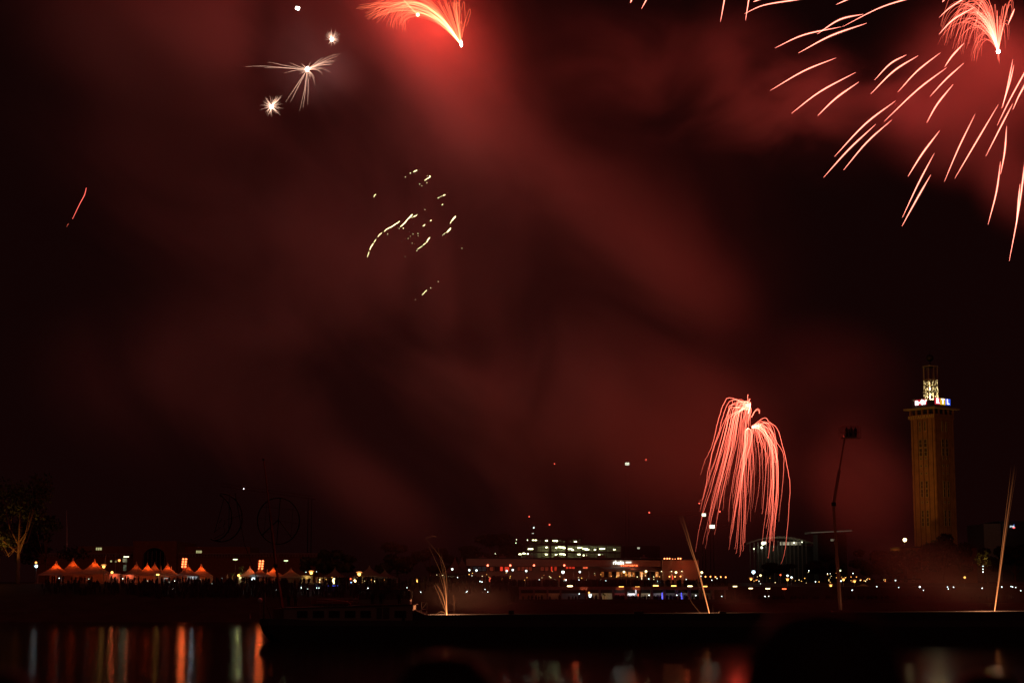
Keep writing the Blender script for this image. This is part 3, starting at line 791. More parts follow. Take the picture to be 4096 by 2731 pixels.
near_person(1775, 2585, 3.6, "spectator's dark head and shoulders seen from behind, blurred before the barge stern", yaw=math.pi + 0.15)
near_person(3290, 2392, 2.75, "tall spectator blotting out the water below the crane basket, seen from behind", yaw=math.pi - 0.2, wide=1.12)
near_person(3945, 2668, 4.4, "shorter spectator whose crown alone shows below the straight spark fountain", yaw=math.pi)
near_person(-15, 2655, 3.4, "spectator half cut by the frame below the lantern reflection", yaw=math.pi + 0.3)

# ================================================================== BARGE
YG = 250.0
def bx(px): return (px - 2048) * YG / F / math.cos(0)       # barge x from photo pixel
g = lambda px, py: at(px, py, YG)
barge = thing("cargo_barge", "long dark cargo barge moored across the river with a low white deckhouse", "barge", (0, YG + 5, 0))
M_hull = mat("black_hull_paint", (0.018, 0.02, 0.024), 0.5, 0.4, 0.6)
M_bul = mat("grey_bulwark_paint", (0.09, 0.09, 0.095), 0.55, 0.4, 0.5)
M_cab = mat("cream_cabin_paint", (0.34, 0.31, 0.28), 0.55, 0.15, 1.0)
M_coam = mat("blue_grey_coaming", (0.05, 0.06, 0.075), 0.6, 0.3, 0.4)
h = MB()
X0 = g(1026, 2480).x; X1 = 96
st = []
for k, (dx, half, keel) in enumerate([(0, 1.6, 2.3), (0.5, 3.2, 1.3), (1.6, 4.4, 0.2), (3.5, 4.9, -1.2), (8, 5, -1.6), (30, 5, -1.6), (112, 5, -1.6), (126, 4.2, -1.6), (133, 0.6, 0)]):
    st.append((X0 + dx, half, keel, 2.45 - min(dx, 14) / 14 * 0.25))
i0 = []
for (x, hf, kl, top) in st:
    i0.append(h.addv([(x, YG + 5 - hf, top), (x, YG + 5 - hf, max(kl, min(top, kl + 1.2))), (x, YG + 5 - hf * 0.8, kl), (x, YG + 5 + hf * 0.8, kl), (x, YG + 5 + hf, max(kl, kl + 1.2)), (x, YG + 5 + hf, top)]))
for a, b in zip(i0, i0[1:]):
    for k in range(5): h.f.append((a + k, b + k, b + k + 1, a + k + 1))
    h.f.append((a + 5, b + 5, b, a))
h.f.append(tuple(i0[0] + k for k in range(6))); h.f.append(tuple(i0[-1] + k for k in range(5, -1, -1)))
hull = h.build("hull", M_hull, barge)
b = MB(); prv = None
for (x, hf, kl, top) in st[:-2]:
    z1_ = 2.95 + (0.25 if x < X0 + 4 else 0.0)
    b_ = b.addv([(x, YG + 5 - hf - 0.04, top - 0.12), (x, YG + 5 - hf - 0.04, z1_), (x, YG + 5 - hf + 0.1, z1_), (x, YG + 5 - hf + 0.1, top - 0.12)])
    if prv is not None:
        for k in range(4): b.f.append((prv + k, b_ + k, b_ + (k + 1) % 4, prv + (k + 1) % 4))
    prv = b_
b.box(X0 - 0.05, X0 + 0.1, YG + 3.4, YG + 6.6, 2.2, 3.2)
b.build("bulwark", M_bul, barge)
xa, xb = g(1700, 2460).x, X1 - 10
b = MB(); b2 = MB(); zL, zR = g(1700, 2459).z, g(4096, 2442).z
n_ = 30
for k in range(n_):
    u0, u1 = k / n_, (k + 1) / n_
    xl, xr = xa + (xb - xa) * u0, xa + (xb - xa) * u1
    za, zb = zL + (zR - zL) * u0, zL + (zR - zL) * u1
    b.extrude([(xl, YG + 0.5, 2.2), (xr, YG + 0.5, 2.2), (xr, YG + 0.5, zb), (xl, YG + 0.5, za)], (0, 0.25, 0))
    b2.extrude([(xl, YG + 9.2, 2.2), (xr, YG + 9.2, 2.2), (xr, YG + 9.2, zb), (xl, YG + 9.2, za)], (0, 0.25, 0))
    if k % 2 == 0: b.box(xl - 0.06, xl + 0.06, YG + 0.38, YG + 0.5, 2.2, za - 0.1)
b.build("hold_coaming", M_coam, barge); b2.build("hold_coaming", M_coam, barge)
b = MB().box(X0 + 0.4, X1 - 8, YG + 0.75, YG + 9.2, 2.26, 2.32)
b.build("deck", M_conc, barge)
# ramp between cabin and coaming
pa, pb = g(1655, 2440), g(1705, 2460)
MB().extrude([(pa.x, YG + 0.6, 2.3), (pb.x, YG + 0.6, 2.3), (pb.x, YG + 0.6, pb.z), (pa.x, YG + 0.6, pa.z)], (0, 8.5, 0)).build("companion_hood", M_dark, barge)
# cabin
ca, cb = g(1132, 2430), g(1650, 2416)
cab = MB().extrude([(ca.x, YG + 0.9, 2.32), (cb.x, YG + 0.9, 2.32), (cb.x, YG + 0.9, cb.z - 0.12), (ca.x, YG + 0.9, ca.z - 0.12)], (0, 8, 0)).build("cabin", M_cab, barge)
MB().extrude([(ca.x - 0.3, YG + 0.7, ca.z - 0.12), (cb.x + 0.3, YG + 0.7, cb.z - 0.12), (cb.x + 0.3, YG + 0.7, cb.z), (ca.x - 0.3, YG + 0.7, ca.z)], (0, 8.4, 0)).build("cabin_roof", M_bul, cab)
for (wl, wr) in ((1186, 1226), (1250, 1292), (1314, 1355), (1378, 1418), (1441, 1480), (1578, 1622)):
    p_, q_ = g(wl, 2468), g(wr, 2443)
    MB().box(p_.x, q_.x, YG + 0.84, YG + 0.93, p_.z, q_.z).build("window", M_glass, cab)
    f_ = MB()
    for (x0, x1, z0, z1_) in ((p_.x - .06, q_.x + .06, q_.z, q_.z + .06), (p_.x - .06, q_.x + .06, p_.z - .06, p_.z), (p_.x - .06, p_.x, p_.z, q_.z), (q_.x, q_.x + .06, p_.z, q_.z)):
        f_.box(x0, x1, YG + 0.82, YG + 0.9, z0, z1_)
    f_.build("window_frame", M_bul, cab)
for (wl, wr) in ((1504, 1526), (1530, 1556)):
    p_, q_ = g(wl, 2474), g(wr, 2428)
    MB().box(p_.x, q_.x, YG + 0.85, YG + 0.93, p_.z, q_.z).build("door", M_bul, cab)
# wheelhouse
wa, wb = g(1432, 2414), g(1636, 2362)
wh = MB().box(wa.x, wb.x, YG + 2.2, YG + 7.5, cb.z, g(0, 2397).z).build("wheelhouse", M_cab, barge)
f_ = MB()
for k in range(8):
    x = wa.x + (wb.x - wa.x) * k / 7
    f_.box(x - 0.05, x + 0.05, YG + 2.2, YG + 2.32, g(0, 2397).z, wb.z); f_.box(x - 0.05, x + 0.05, YG + 7.4, YG + 7.5, g(0, 2397).z, wb.z)
f_.build("window_frame", M_bul, wh)
gm = bpy.data.materials.new("clear_wheelhouse_glass"); gm.use_nodes = True
nn = gm.node_tree; nn.nodes.clear(); o_ = nn.nodes.new("ShaderNodeOutputMaterial"); tr = nn.nodes.new("ShaderNodeBsdfTransparent"); gl = nn.nodes.new("ShaderNodeBsdfGlossy"); gl.inputs["Roughness"].default_value = 0.05; mx = nn.nodes.new("ShaderNodeMixShader"); fr = nn.nodes.new("ShaderNodeFresnel")
tr.inputs[0].default_value = (0.5, 0.5, 0.52, 1)
nn.links.new(fr.outputs[0], mx.inputs[0]); nn.links.new(tr.outputs[0], mx.inputs[1]); nn.links.new(gl.outputs[0], mx.inputs[2]); nn.links.new(mx.outputs[0], o_.inputs[0])
MB().quad((wa.x, YG + 2.26, g(0, 2397).z), (wb.x, YG + 2.26, g(0, 2397).z), (wb.x, YG + 2.26, wb.z), (wa.x, YG + 2.26, wb.z)).build("windscreen", gm, wh)
MB().box(g(1446, 0).x - 0.3, g(1648, 0).x, YG + 1.7, YG + 8, wb.z, wb.z + 0.16).build("wheelhouse_roof", M_dark, wh)
# rails
f_ = MB(); ra, rb = g(1265, 2394), g(1432, 2394)
for k in range(9):
    x = ra.x + (rb.x - ra.x) * k / 8; f_.tube([(x, YG + 1, g(0, 2424).z), (x, YG + 1, ra.z)], 0.03, 4)
for dz in (0, 0.4): f_.tube([(ra.x, YG + 1, ra.z - dz), (rb.x, YG + 1, ra.z - dz)], 0.03, 4)
f_.build("railing", M_steel, barge)
rc = MB().extrude([(g(1276, 0).x, YG + 2.4, g(0, 2414).z), (g(1425, 0).x, YG + 2.4, g(0, 2414).z), (g(1410, 0).x, YG + 2.4, g(0, 2403).z), (g(1330, 0).x, YG + 2.4, g(0, 2396).z), (g(1276, 0).x, YG + 2.4, g(0, 2400).z)], (0, 1.6, 0))
rcm = thing("tender_boat", "small dinghy under a dull red tarpaulin lying on the barge cabin roof", "dinghy", (g(1350, 0).x, YG + 3.2, g(0, 2424).z))
rc.build("red_tarpaulin", mat("red_tarpaulin", (0.30, 0.03, 0.02), 0.6, 0.3, 1.5), rcm)
MB().extrude([(g(1290, 0).x, YG + 2.5, g(0, 2425).z), (g(1412, 0).x, YG + 2.5, g(0, 2425).z), (g(1424, 0).x, YG + 2.5, g(0, 2415).z), (g(1277, 0).x, YG + 2.5, g(0, 2415).z)], (0, 1.4, 0)).build("dinghy_hull", M_bul, rcm)
# stern mast gear
d_ = thing("satellite_dome", "pale round satellite dome on a short post at the barge stern", "satellite dome", (g(1080, 0).x, YG + 2, 2.32))
MB().ball(Vector((g(1080, 0).x, YG + 2, g(0, 2399).z)), 0.33, 12, 8).build("dome", M_white, d_, smooth=True)
MB().tube([(g(1080, 0).x, YG + 2, 2.3), (g(1080, 0).x, YG + 2, g(0, 2407).z)], 0.06, 6).build("post", M_steel, d_)
MB().box(g(1089, 0).x, g(1095, 0).x, YG + 3, YG + 3.4, 2.3, g(0, 2370).z).build("exhaust_stack", M_bul, barge)
MB().tube([(g(1031, 0).x, YG + 5, 3.1), (g(1030, 0).x, YG + 5, g(0, 2452).z)], [0.12, 0.05], 6).build("stern_light", M_steel, barge)
# scaffold behind the wheelhouse
sc = thing("scaffold_frame", "thin scaffold frame standing on the barge hold beside the feathery spark fountain", "scaffold", (g(1706, 0).x, YG + 2.5, 2.32))
for yy in (YG + 2, YG + 3.2):
    f_ = MB()
    for px in (1699, 1720): f_.tube([(g(px, 0).x, yy, 2.3), (g(px, 0).x, yy, g(0, 2407).z)], 0.045, 4)
    for py in (2409, 2436, 2450): f_.tube([(g(1699, 0).x, yy, g(0, py).z), (g(1720, 0).x, yy, g(0, py).z)], 0.035, 4)
    f_.tube([(g(1699, 0).x, yy, g(0, 2436).z), (g(1720, 0).x, yy, g(0, 2409).z)], 0.025, 4)
    f_.tube([(g(1683, 0).x, yy, 2.3), (g(1683, 0).x, yy, g(0, 2441).z)], 0.035, 4); f_.tube([(g(1683, 0).x, yy, g(0, 2441).z), (g(1699, 0).x, yy, g(0, 2441).z)], 0.03, 4)
    f_.build("frame_side", M_steel, sc)
# people aboard
for px, lab in ((1192, "dark crew member standing on the cabin roof nearest the leaning boom"), (1218, "second dark crew member on the cabin roof beside the boom"), (1512, "dark person standing close before the wheelhouse windows"), (1545, "dark person at the wheelhouse beside the small white gleam"), (1616, "dark person at the wheelhouse corner above the companion hood"), (1633, "dark person standing at the cabin end below the wheelhouse")):
    zz = g(px, 2424).z if px < 1300 else (cb.z if px < 1630 else 2.3)
    spectator(g(px, 0).x, YG + (1.6 if px < 1630 else 0.85), lab, "people aboard the barge", z=zz, me=PM[0] if px < 1630 else PM[9], yaw=0.3)
# gear along the coaming
for px, w_, h_ in ((2045, 22, 12), (2560, 40, 8), (2900, 26, 7)):
    p_ = g(px, 2448); o_ = thing("mortar_crate", {2045: "small crate lump sitting on the coaming near the feathery fountain", 2560: "low mortar crate on the barge before the lantern bay of the arcade", 2900: "low mortar crate beside the leaning spark fountain"}[px], "crate", (p_.x, YG + 3, 2.32))
    MB().box(p_.x - w_ / 56, p_.x + w_ / 56, YG + 2.5, YG + 3.6, 2.3, p_.z + h_ / 56).build("crate_body", M_dark, o_)
    f_ = MB()
    for k in range(5): f_.tube([(p_.x + (k - 2) * w_ / 150, YG + 3, p_.z), (p_.x + (k - 2) * w_ / 150, YG + 3, p_.z + h_ / 38)], 0.06, 6)
    f_.build("mortar_tubes", M_steel, o_)

# boom lifts on the barge
M_boomred = mat("red_boom_paint", (0.17, 0.05, 0.04), 0.45, 0.25, 0.8)
def boomlift(label, pts, radii, Y, basket=None, base=None):
    t_ = thing("boom_lift", label, "boom lift", (pts[0][0], Y, 2.32))
    P = [at(px, py, Y) for px, py in pts]
    t_.location = (P[0].x, Y, 2.32)
    for k in range(len(P) - 1):
        d = (P[k + 1] - P[k]); r0, r1 = radii[k], radii[k + 1]
        m_ = MB().tube([P[k], P[k] + d * 0.5, P[k] + d * 0.5, P[k + 1]], [r0, r0, r1 * 0.9, r1 * 0.9], 4)
        m_.build("boom_section", M_boomred, t_)
        MB().box(P[k + 1].x - r1 * 1.7, P[k + 1].x + r1 * 1.4, Y - 0.3, Y + 0.3, P[k + 1].z - r1 * 1.2, P[k + 1].z + r1 * 1.2).build("knuckle_joint", M_dark, t_)
    MB().box(P[0].x - 1.2, P[0].x + 1.2, Y - 0.9, Y + 0.9, 2.3, max(3.4, P[0].z)).build("turntable", M_boomred, t_)
    if basket:
        (bx0, by0, bx1, by1) = basket
        p_, q_ = at(bx0, by1, Y), at(bx1, by0, Y)
        f_ = MB()
        for yy in (Y - 0.7, Y + 0.7):
            for k in range(7):
                x = p_.x + (q_.x - p_.x) * k / 6; f_.tube([(x, yy, p_.z), (x, yy, q_.z)], 0.03, 4)
            for zz in (p_.z, (p_.z + q_.z) / 2, q_.z): f_.tube([(p_.x, yy, zz), (q_.x, yy, zz)], 0.03, 4)
        for x in (p_.x, q_.x):
            for zz in (p_.z, q_.z): f_.tube([(x, Y - 0.7, zz), (x, Y + 0.7, zz)], 0.03, 4)
        f_.box(p_.x, q_.x, Y - 0.7, Y + 0.7, p_.z - 0.05, p_.z)
        f_.build("basket", M_boomred, t_)
    return t_, P
bl, P = boomlift("tall leaning boom lift on the barge stern crossing the dark ring frame", [(1130, 2432), (1104, 2262), (1055, 1838)], [0.24, 0.2, 0.11], YG + 5.2)
br, P = boomlift("tall bent boom lift with a crowded basket between the weeping firework and the tower", [(3362, 2440), (3334, 2016), (3380, 1745)], [0.26, 0.22, 0.13], YG + 5, basket=(3360, 1706, 3438, 1752))
# gear and people in the basket
for dx, nm in ((-0.4, 9), (0.25, 0), (0.9, 3)):
    p_ = at(3398, 1752, YG + 5)
    o_ = spectator(p_.x + dx, YG + 5, {-0.4: "red-lit crew member in the crane basket nearest the boom", 0.25: "crouched crew member in the middle of the crane basket", 0.9: "red-lit crew member at the outer end of the crane basket"}[dx], "crew in the crane basket", z=p_.z, me=PM[nm], yaw=0.4)
    o_.scale = (1.1, 1.1, 0.93)
hb = thing("firework_rack", "dark rack of firework tubes slung on the rim of the crane basket", "firework rack", at(3410, 1735, YG + 4.2))
f_ = MB()
p_ = at(3385, 1748, YG + 4.2)
for k in range(6): f_.tube([(p_.x + 0.22 * k, YG + 4.2, p_.z), (p_.x + 0.22 * k + 0.05, YG + 4.15, p_.z + 0.75 + 0.15 * (k % 3))], 0.09, 6)
f_.build("firing_tubes", M_dark, hb)
MB().box(p_.x - 0.2, p_.x + 1.4, YG + 4.05, YG + 4.35, p_.z - 0.1, p_.z + 0.12).build("rack_frame", M_steel, hb)

# dark set-piece frames carried by the stern boom / pole
M_frame = mat("black_lance_frame", (0.012, 0.012, 0.012), 0.8, 0.3, 2)
zf = lambda x, y: (800 + x * 0.287, 1800 + y * 0.287)
def ring(cx, cy, rx, ry, a0, a1, n=36):
    return [(cx + rx * math.cos(R(a0 + (a1 - a0) * k / n)), cy - ry * math.sin(R(a0 + (a1 - a0) * k / n))) for k in range(n + 1)]
peace = thing("lance_frame", "dark round set-piece frame with a three-legged sign inside, hung on the leaning boom", "set-piece frame", at(*zf(1095, 985), YG + 5.6))
YW = YG + 5.6
MB().tube([at(*zf(*p), YW) for p in ring(1095, 982, 293, 322, 0, 360)], 0.1, 6).build("ring", M_frame, peace)
for a, b_ in (((1095, 965), (870, 1175)), ((1095, 965), (1290, 1230)), ((1120, 668), (1070, 1300))):
    MB().tube([at(*zf(*a), YW), at(*zf(*b_), YW)], 0.085, 5).build("spoke", M_frame, peace)
for a, b_ in (((935, 710), (890, 1190)), ((815, 940), (1385, 1020)), ((850, 1130), (1320, 1175)), ((870, 785), (1330, 830)), ((1300, 760), (1270, 1200))):
    MB().tube([at(*zf(*a), YW), at(*zf(*b_), YW)], 0.03, 4).build("brace", M_frame, peace)
moon = thing("lance_frame", "dark crescent moon set-piece frame on a slim pole above the barge stern", "set-piece frame", at(*zf(400, 950), YW))
MB().tube([at(*zf(*p), YW) for p in ring(290, 935, 300, 335, 92, -118)], 0.1, 6).build("outer_arc", M_frame, moon)
MB().tube([at(*zf(*p), YW) for p in ring(190, 930, 255, 325, 70, -85)], 0.1, 6).build("inner_arc", M_frame, moon)
MB().tube([at(*zf(490, 600), YW), at(*zf(620, 1300), YW), Vector((X0 + 1.6, YW, 2.3))], 0.06, 5).build("support_pole", M_frame, moon)
for pts in ([(270, 1010), (300, 960), (345, 965), (350, 1010), (320, 1060), (350, 1100), (330, 1160), (250, 1200), (200, 1230)], [(330, 680), (250, 980), (200, 1150)], [(410, 650), (400, 1150)], [(380, 960), (590, 900)], [(205, 1060), (290, 1070), (210, 1130)]):
    MB().tube([at(*zf(*p), YW) for p in pts], 0.05, 4).build("brace", M_frame, moon)

# ================================================================== TREES
def crown_mesh(name, n, blobs, leaf, m):
    """many leaf-sized quads scattered through several overlapping ellipsoids (local coordinates)"""
    v = []; f = []
    for k in range(n):
        c, r = rnd.choice(blobs)
        d = Vector((rnd.gauss(0, 1), rnd.gauss(0, 1), rnd.gauss(0, 1))); d.normalize()
        p = Vector(c) + Vector((d.x * r[0], d.y * r[1], d.z * r[2])) * (rnd.random() ** 0.45)
        a = Vector((rnd.gauss(0, 1), rnd.gauss(0, 1), rnd.gauss(0, 1))); a.normalize()
        b = a.cross(d)
        if b.length < 0.1: continue
        b.normalize(); s = leaf * rnd.uniform(0.6, 1.4); i = len(v)
        v += [p - a * s, p + b * s * 0.55, p + a * s, p - b * s * 0.55]; f.append((i, i + 1, i + 2, i + 3))
    me = bpy.data.meshes.new(name); me.from_pydata([tuple(p) for p in v], [], f); me.materials.append(m)
    return me
def tree(label, px, pbase, Y, height, width, m=None, n=1500, leaf=0.35, group=None, trunk_h=0.3, trunk_r=0.3, seed=0, bark=None):
    X = xat(px, Y); z0 = gz(X, Y)
    t_ = thing("tree", label, "tree", (X, Y, z0), group=group)
    r_ = random.Random(seed + int(px))
    b = MB(); H = height
    lean = r_.uniform(-0.03, 0.03) * H
    top = Vector((lean, 0, H * 0.75))
    b.tube([(0, 0, -0.2), (lean * 0.2, 0, H * 0.2), (lean * 0.6, 0, H * 0.45), top], [trunk_r, trunk_r * 0.8, trunk_r * 0.5, trunk_r * 0.12], 8)
    blobs = []
    for k in range(9):
        a = r_.uniform(0, 6.28); hh = H * r_.uniform(max(trunk_h + 0.08, 0.3), 0.9); wd = width * r_.uniform(0.15, 0.42) * (1.15 - 0.6 * abs(hh / H - 0.6))
        e = Vector((math.cos(a) * wd, math.sin(a) * wd, hh))
        b.tube([(lean * 0.4, 0, H * trunk_h * r_.uniform(0.8, 1.2)), e * 0.5 + Vector((0, 0, hh * 0.1)), e], [trunk_r * 0.4, trunk_r * 0.25, trunk_r * 0.08], 5)
        blobs.append((e, (width * r_.uniform(0.16, 0.26), width * r_.uniform(0.16, 0.26), H * r_.uniform(0.08, 0.15))))
    b.build("trunk", bark or M_bark, t_, local=True, smooth=True)
    o = bpy.data.objects.new("crown", crown_mesh("crown", n, blobs, leaf, m or M_leaf)); COL.objects.link(o); o.parent = t_
    return t_
tree("tall lit tree with a pale amber trunk beside the bright lamp, edge of the tents", 72, 2318, 430, 27, 20, n=2600, leaf=0.42, trunk_h=0.32, trunk_r=0.55, seed=3)
tree("big dark tree standing behind the pale-trunked tree and the bright lamp", 185, 2318, 452, 17, 20, M_leafd, 2200, 0.45, seed=5)
tree("amber-lit tree cut by the frame beyond the pale-trunked tree", -5, 2318, 436, 26, 16, n=2000, leaf=0.42, seed=8, trunk_r=0.4)
TR = [(3690, 594, 15.5, 12, "dark bushy tree hiding the foot of the tower"), (3775, 592, 18, 13, "taller dark tree before the lit side of the tower foot"), (3840, 596, 14.5, 10, "dark tree just past the tower foot"), (3560, 600, 12, 14, "dark tree beside the starry lamp by the tower"),
      (3480, 560, 11, 12, "dark tree above the small lit hut"), (3300, 560, 9, 12, "dim tree under the flat-roofed pavilion"), (3950, 620, 13, 12, "dark tree in front of the signed office block"), (3130, 700, 9, 14, "dark tree in front of the arena"), (4060, 560, 12, 12, "dark tree by the end of the riverside walk"),
      (2000, 500, 14, 15, "dark tree beside the lit car park"), (1880, 520, 11, 14, "dim tree behind the pair of dark tents"), (1340, 470, 9.5, 9, "dim green tree behind the lantern kiosk tents"), (1262, 468, 8.5, 8, "small dim tree over the yellow-lit tent"), (1590, 470, 11, 10, "dim tree beside the feathery fountain"), (1720, 490, 10, 11, "dim brown tree behind the fountain smoke")]
for px, Y, H, w_, lab in TR:
    tree(lab, px, 0, Y, H, w_, M_leafd if Y > 540 else M_leaf, 3200, 0.55, "trees on the far bank", 0.25, 0.28, seed=11)
tl = tree("small bright green tree lit from below beside the street lamp", 976, 0, 445, 4.6, 3.4, n=700, leaf=0.16, trunk_h=0.2, trunk_r=0.1, seed=2)
light('POINT', tl, Vector((xat(976, 445) - 0.9, 443.2, gz(-70, 445) + 1.6)), (0.95, 0.9, 0.45), 160, 0.1)
tamb = tree("thin leafy tree with amber glints beside the straight spark fountain", 3932, 0, 470, 9.0, 4.2, n=500, leaf=0.25, trunk_h=0.4, trunk_r=0.12, seed=4)
light('POINT', tamb, Vector((xat(3932, 470), 467, gz(20, 470) + 6.5)), (1.0, 0.55, 0.15), 160, 0.1)
def palm_tree(label, px, Y, H, glowcol, P_):
    X = xat(px, Y); z0 = gz(X, Y)
    t_ = thing("palm_tree", label, "palm", (X, Y, z0), group="potted palms")
    MB().tube([(0, 0, 0), (0.04, 0, H * 0.55)], [0.13, 0.09], 8).build("trunk", M_bark, t_, local=True)
    f_ = MB()
    for k in range(22):
        a = rnd.uniform(0, 6.28); L = H * rnd.uniform(0.42, 0.62); up = rnd.uniform(0.1, 0.9)
        pts = [Vector((0.04, 0, H * 0.55)), Vector((math.cos(a) * L * 0.5, math.sin(a) * L * 0.5, H * 0.55 + L * up * 0.7)), Vector((math.cos(a) * L, math.sin(a) * L, H * 0.55 + L * (up * 0.75 - 0.35)))]
        B_ = bez(pts, 6); sdir = Vector((-math.sin(a), math.cos(a), 0))
        for j in range(5):
            w0, w1 = (0.13 * (1 - j / 5.5)), (0.13 * (1 - (j + 1) / 5.5))
            f_.quad(B_[j] - sdir * w0, B_[j] + sdir * w0, B_[j + 1] + sdir * w1, B_[j + 1] - sdir * w1)
    f_.build("fronds", M_leaf, t_, local=True)
    light('POINT', t_, Vector((X + 0.3, Y - 0.9, z0 + 0.6)), glowcol, P_, 0.1)
palm_tree("spiky palm lit yellow-green below the street lamp among the tents", 930, 440, 3.4, (0.95, 0.8, 0.3), 45)
palm_tree("green palm with an orange-lit trunk inside the arcade", 2416, 428.5, 3.0, (1, 0.65, 0.25), 45)
palm_tree("small dim palm between the red bar stalls and the poster panel", 468, 444, 3.4, (0.9, 0.75, 0.25), 25)

# ================================================================== TENTS
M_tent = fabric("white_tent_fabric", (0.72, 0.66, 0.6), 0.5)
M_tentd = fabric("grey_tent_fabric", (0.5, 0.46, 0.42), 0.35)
def make_tent(label, loc, lit, scale, wallmat=None):
    t_ = thing("pagoda_tent", label, "tent", loc, group="pagoda tents on the far bank")
    hw = 3.1
    prof_ = []
    for k in range(15):
        u = k / 14
        prof_.append((hw * (0.035 + 0.965 * (1 - u) ** 1.75), 2.45 + 3.75 * u))
    b = MB(); i0 = len(b.v); n = 32
    for (r_, z_) in prof_:
        for j in range(n):
            a = 2 * math.pi * (j + 0.5) / n; ca, sa = math.cos(a), math.sin(a)
            sq = min(1.0, (r_ / hw) ** 0.5)
            k_ = (1 - sq) + sq / max(abs(ca), abs(sa)); b.v.append(Vector((ca * r_ * k_, sa * r_ * k_, z_))); b.g.append(1)
    for k in range(14):
        for j in range(n):
            a = i0 + k * n + j; c = i0 + k * n + (j + 1) % n; b.f.append((a, c, c + n, a + n))
    b.f.append(tuple(i0 + 14 * n + j for j in range(n)))
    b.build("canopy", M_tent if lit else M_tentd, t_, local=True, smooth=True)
    v_ = MB()
    for s in (-1, 1):
        v_.box(-hw, hw, s * hw - 0.015, s * hw + 0.015, 2.15, 2.45); v_.box(s * hw - 0.015, s * hw + 0.015, -hw + 0.02, hw - 0.02, 2.15, 2.45)
    v_.build("valance", M_tent if lit else M_tentd, t_, local=True)
    for sx in (-1, 1):
        for sy in (-1, 1):
            MB().box(sx * hw * 0.97 - 0.05, sx * hw * 0.97 + 0.05, sy * hw * 0.97 - 0.05, sy * hw * 0.97 + 0.05, 0, 2.44).build("pole", M_white, t_, local=True)
    MB().box(-hw * 0.95, hw * 0.95, hw * 0.93, hw * 0.95, 0, 2.2).build("back_wall", M_tent if lit else M_tentd, t_, local=True)
    MB().tube([(0, 0, 6.15), (0, 0, 6.4)], [0.06, 0.02], 6).build("finial", M_white, t_, local=True)
    return t_
def add_tent_lamp(t_, P_, z=3.1, col=(1, 0.16, 0.03), dx=0.0, dy=0.0):
    s = t_.scale
    light('POINT', t_, Vector(t_.location) + Vector((dx, dy, z)), col, P_, 0.25)
TENTS = [  # px, peak y, half width px, Y, lit power, label
    (225, 2242, 52, 437, 90, "red glowing tent nearest the bright blue-white lamp"),
    (292, 2231, 58, 441, 80, "tall orange-red tent second from the bright blue-white lamp"),
    (379, 2233, 58, 440, 95, "orange-red tent beside the flagpole"),
    (546, 2245, 42, 446, 18, "dim red tent set back beside the green-lit plants"),
    (590, 2250, 48, 437, 95, "brightest orange tent of the middle row, above the twin orange bulbs"),
    (619, 2247, 42, 447, 22, "dull red tent half hidden behind the brightest orange tent"),
    (671, 2251, 48, 438, 50, "red tent above the small white picture-frame booth"),
    (752, 2254, 46, 436, 30, "red-topped open pavilion tent with white legs and pale bar"),
    (805, 2256, 46, 442, 85, "orange tent with one bright face just past the red floodlight tower"),
    (1000, 2263, 46, 441, 20, "dark red tent with one bright edge beside the lit green tree"),
    (1040, 2268, 50, 436, 12, "nearly black tent under the second red floodlight tower"),
    (1094, 2266, 44, 441, 60, "red tent with a bright curved edge behind the leaning boom"),
    (1164, 2269, 50, 440, 5, "dark tent just past the leaning boom"),
    (1340, 2270, 46, 452, 0, "dim grey tent behind the glowing yellow lantern column"),
    (1478, 2262, 62, 445, 0, "large dim brown tent over the lit white kiosk"),
    (1539, 2277, 44, 444, 0, "smaller dim brown tent beside the lit white kiosk tent"),
    (1820, 2226, 42, 470, 0, "dull red-brown tent by the end wall of the restaurant"),
    (1848, 2228, 40, 474, 0, "dull red-brown tent squeezed against the restaurant roof"),
]
lit_proto = make_tent(TENTS[0][5], (0, 0, 0), True, 1)
dark_proto = None
for i, (px, py, hw_, Y, P_, lab) in enumerate(TENTS):
    X = xat(px, Y, py); z0 = gz(X, Y); zp_ = at(px, py, Y).z
    s_w = hw_ * Y / F / 3.1; s_h = (zp_ - z0) / 6.25
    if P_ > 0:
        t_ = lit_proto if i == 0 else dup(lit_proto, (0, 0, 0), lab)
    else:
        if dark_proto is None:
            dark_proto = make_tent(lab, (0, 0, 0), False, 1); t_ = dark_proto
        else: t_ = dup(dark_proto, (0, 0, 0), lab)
    t_.location = (X, Y, z0); t_.scale = (s_w, s_w, s_h); t_["label"] = lab
    t_.rotation_euler = (0, 0, rnd.uniform(-0.25, 0.25))
lamps_for = [t_ for t_ in bpy.data.objects if t_.name.startswith("pagoda_tent")]
for t_ in lamps_for:
    for (px, py, hw_, Y, P_, lab) in TENTS:
        if t_["label"] == lab and P_ > 0:
            l_ = light('POINT', None, (0, 0, 0), (1, 0.08, 0.006), P_ * 1.1, 0.25); l_.parent = t_; l_.location = (0.2, -0.3, 4.0)

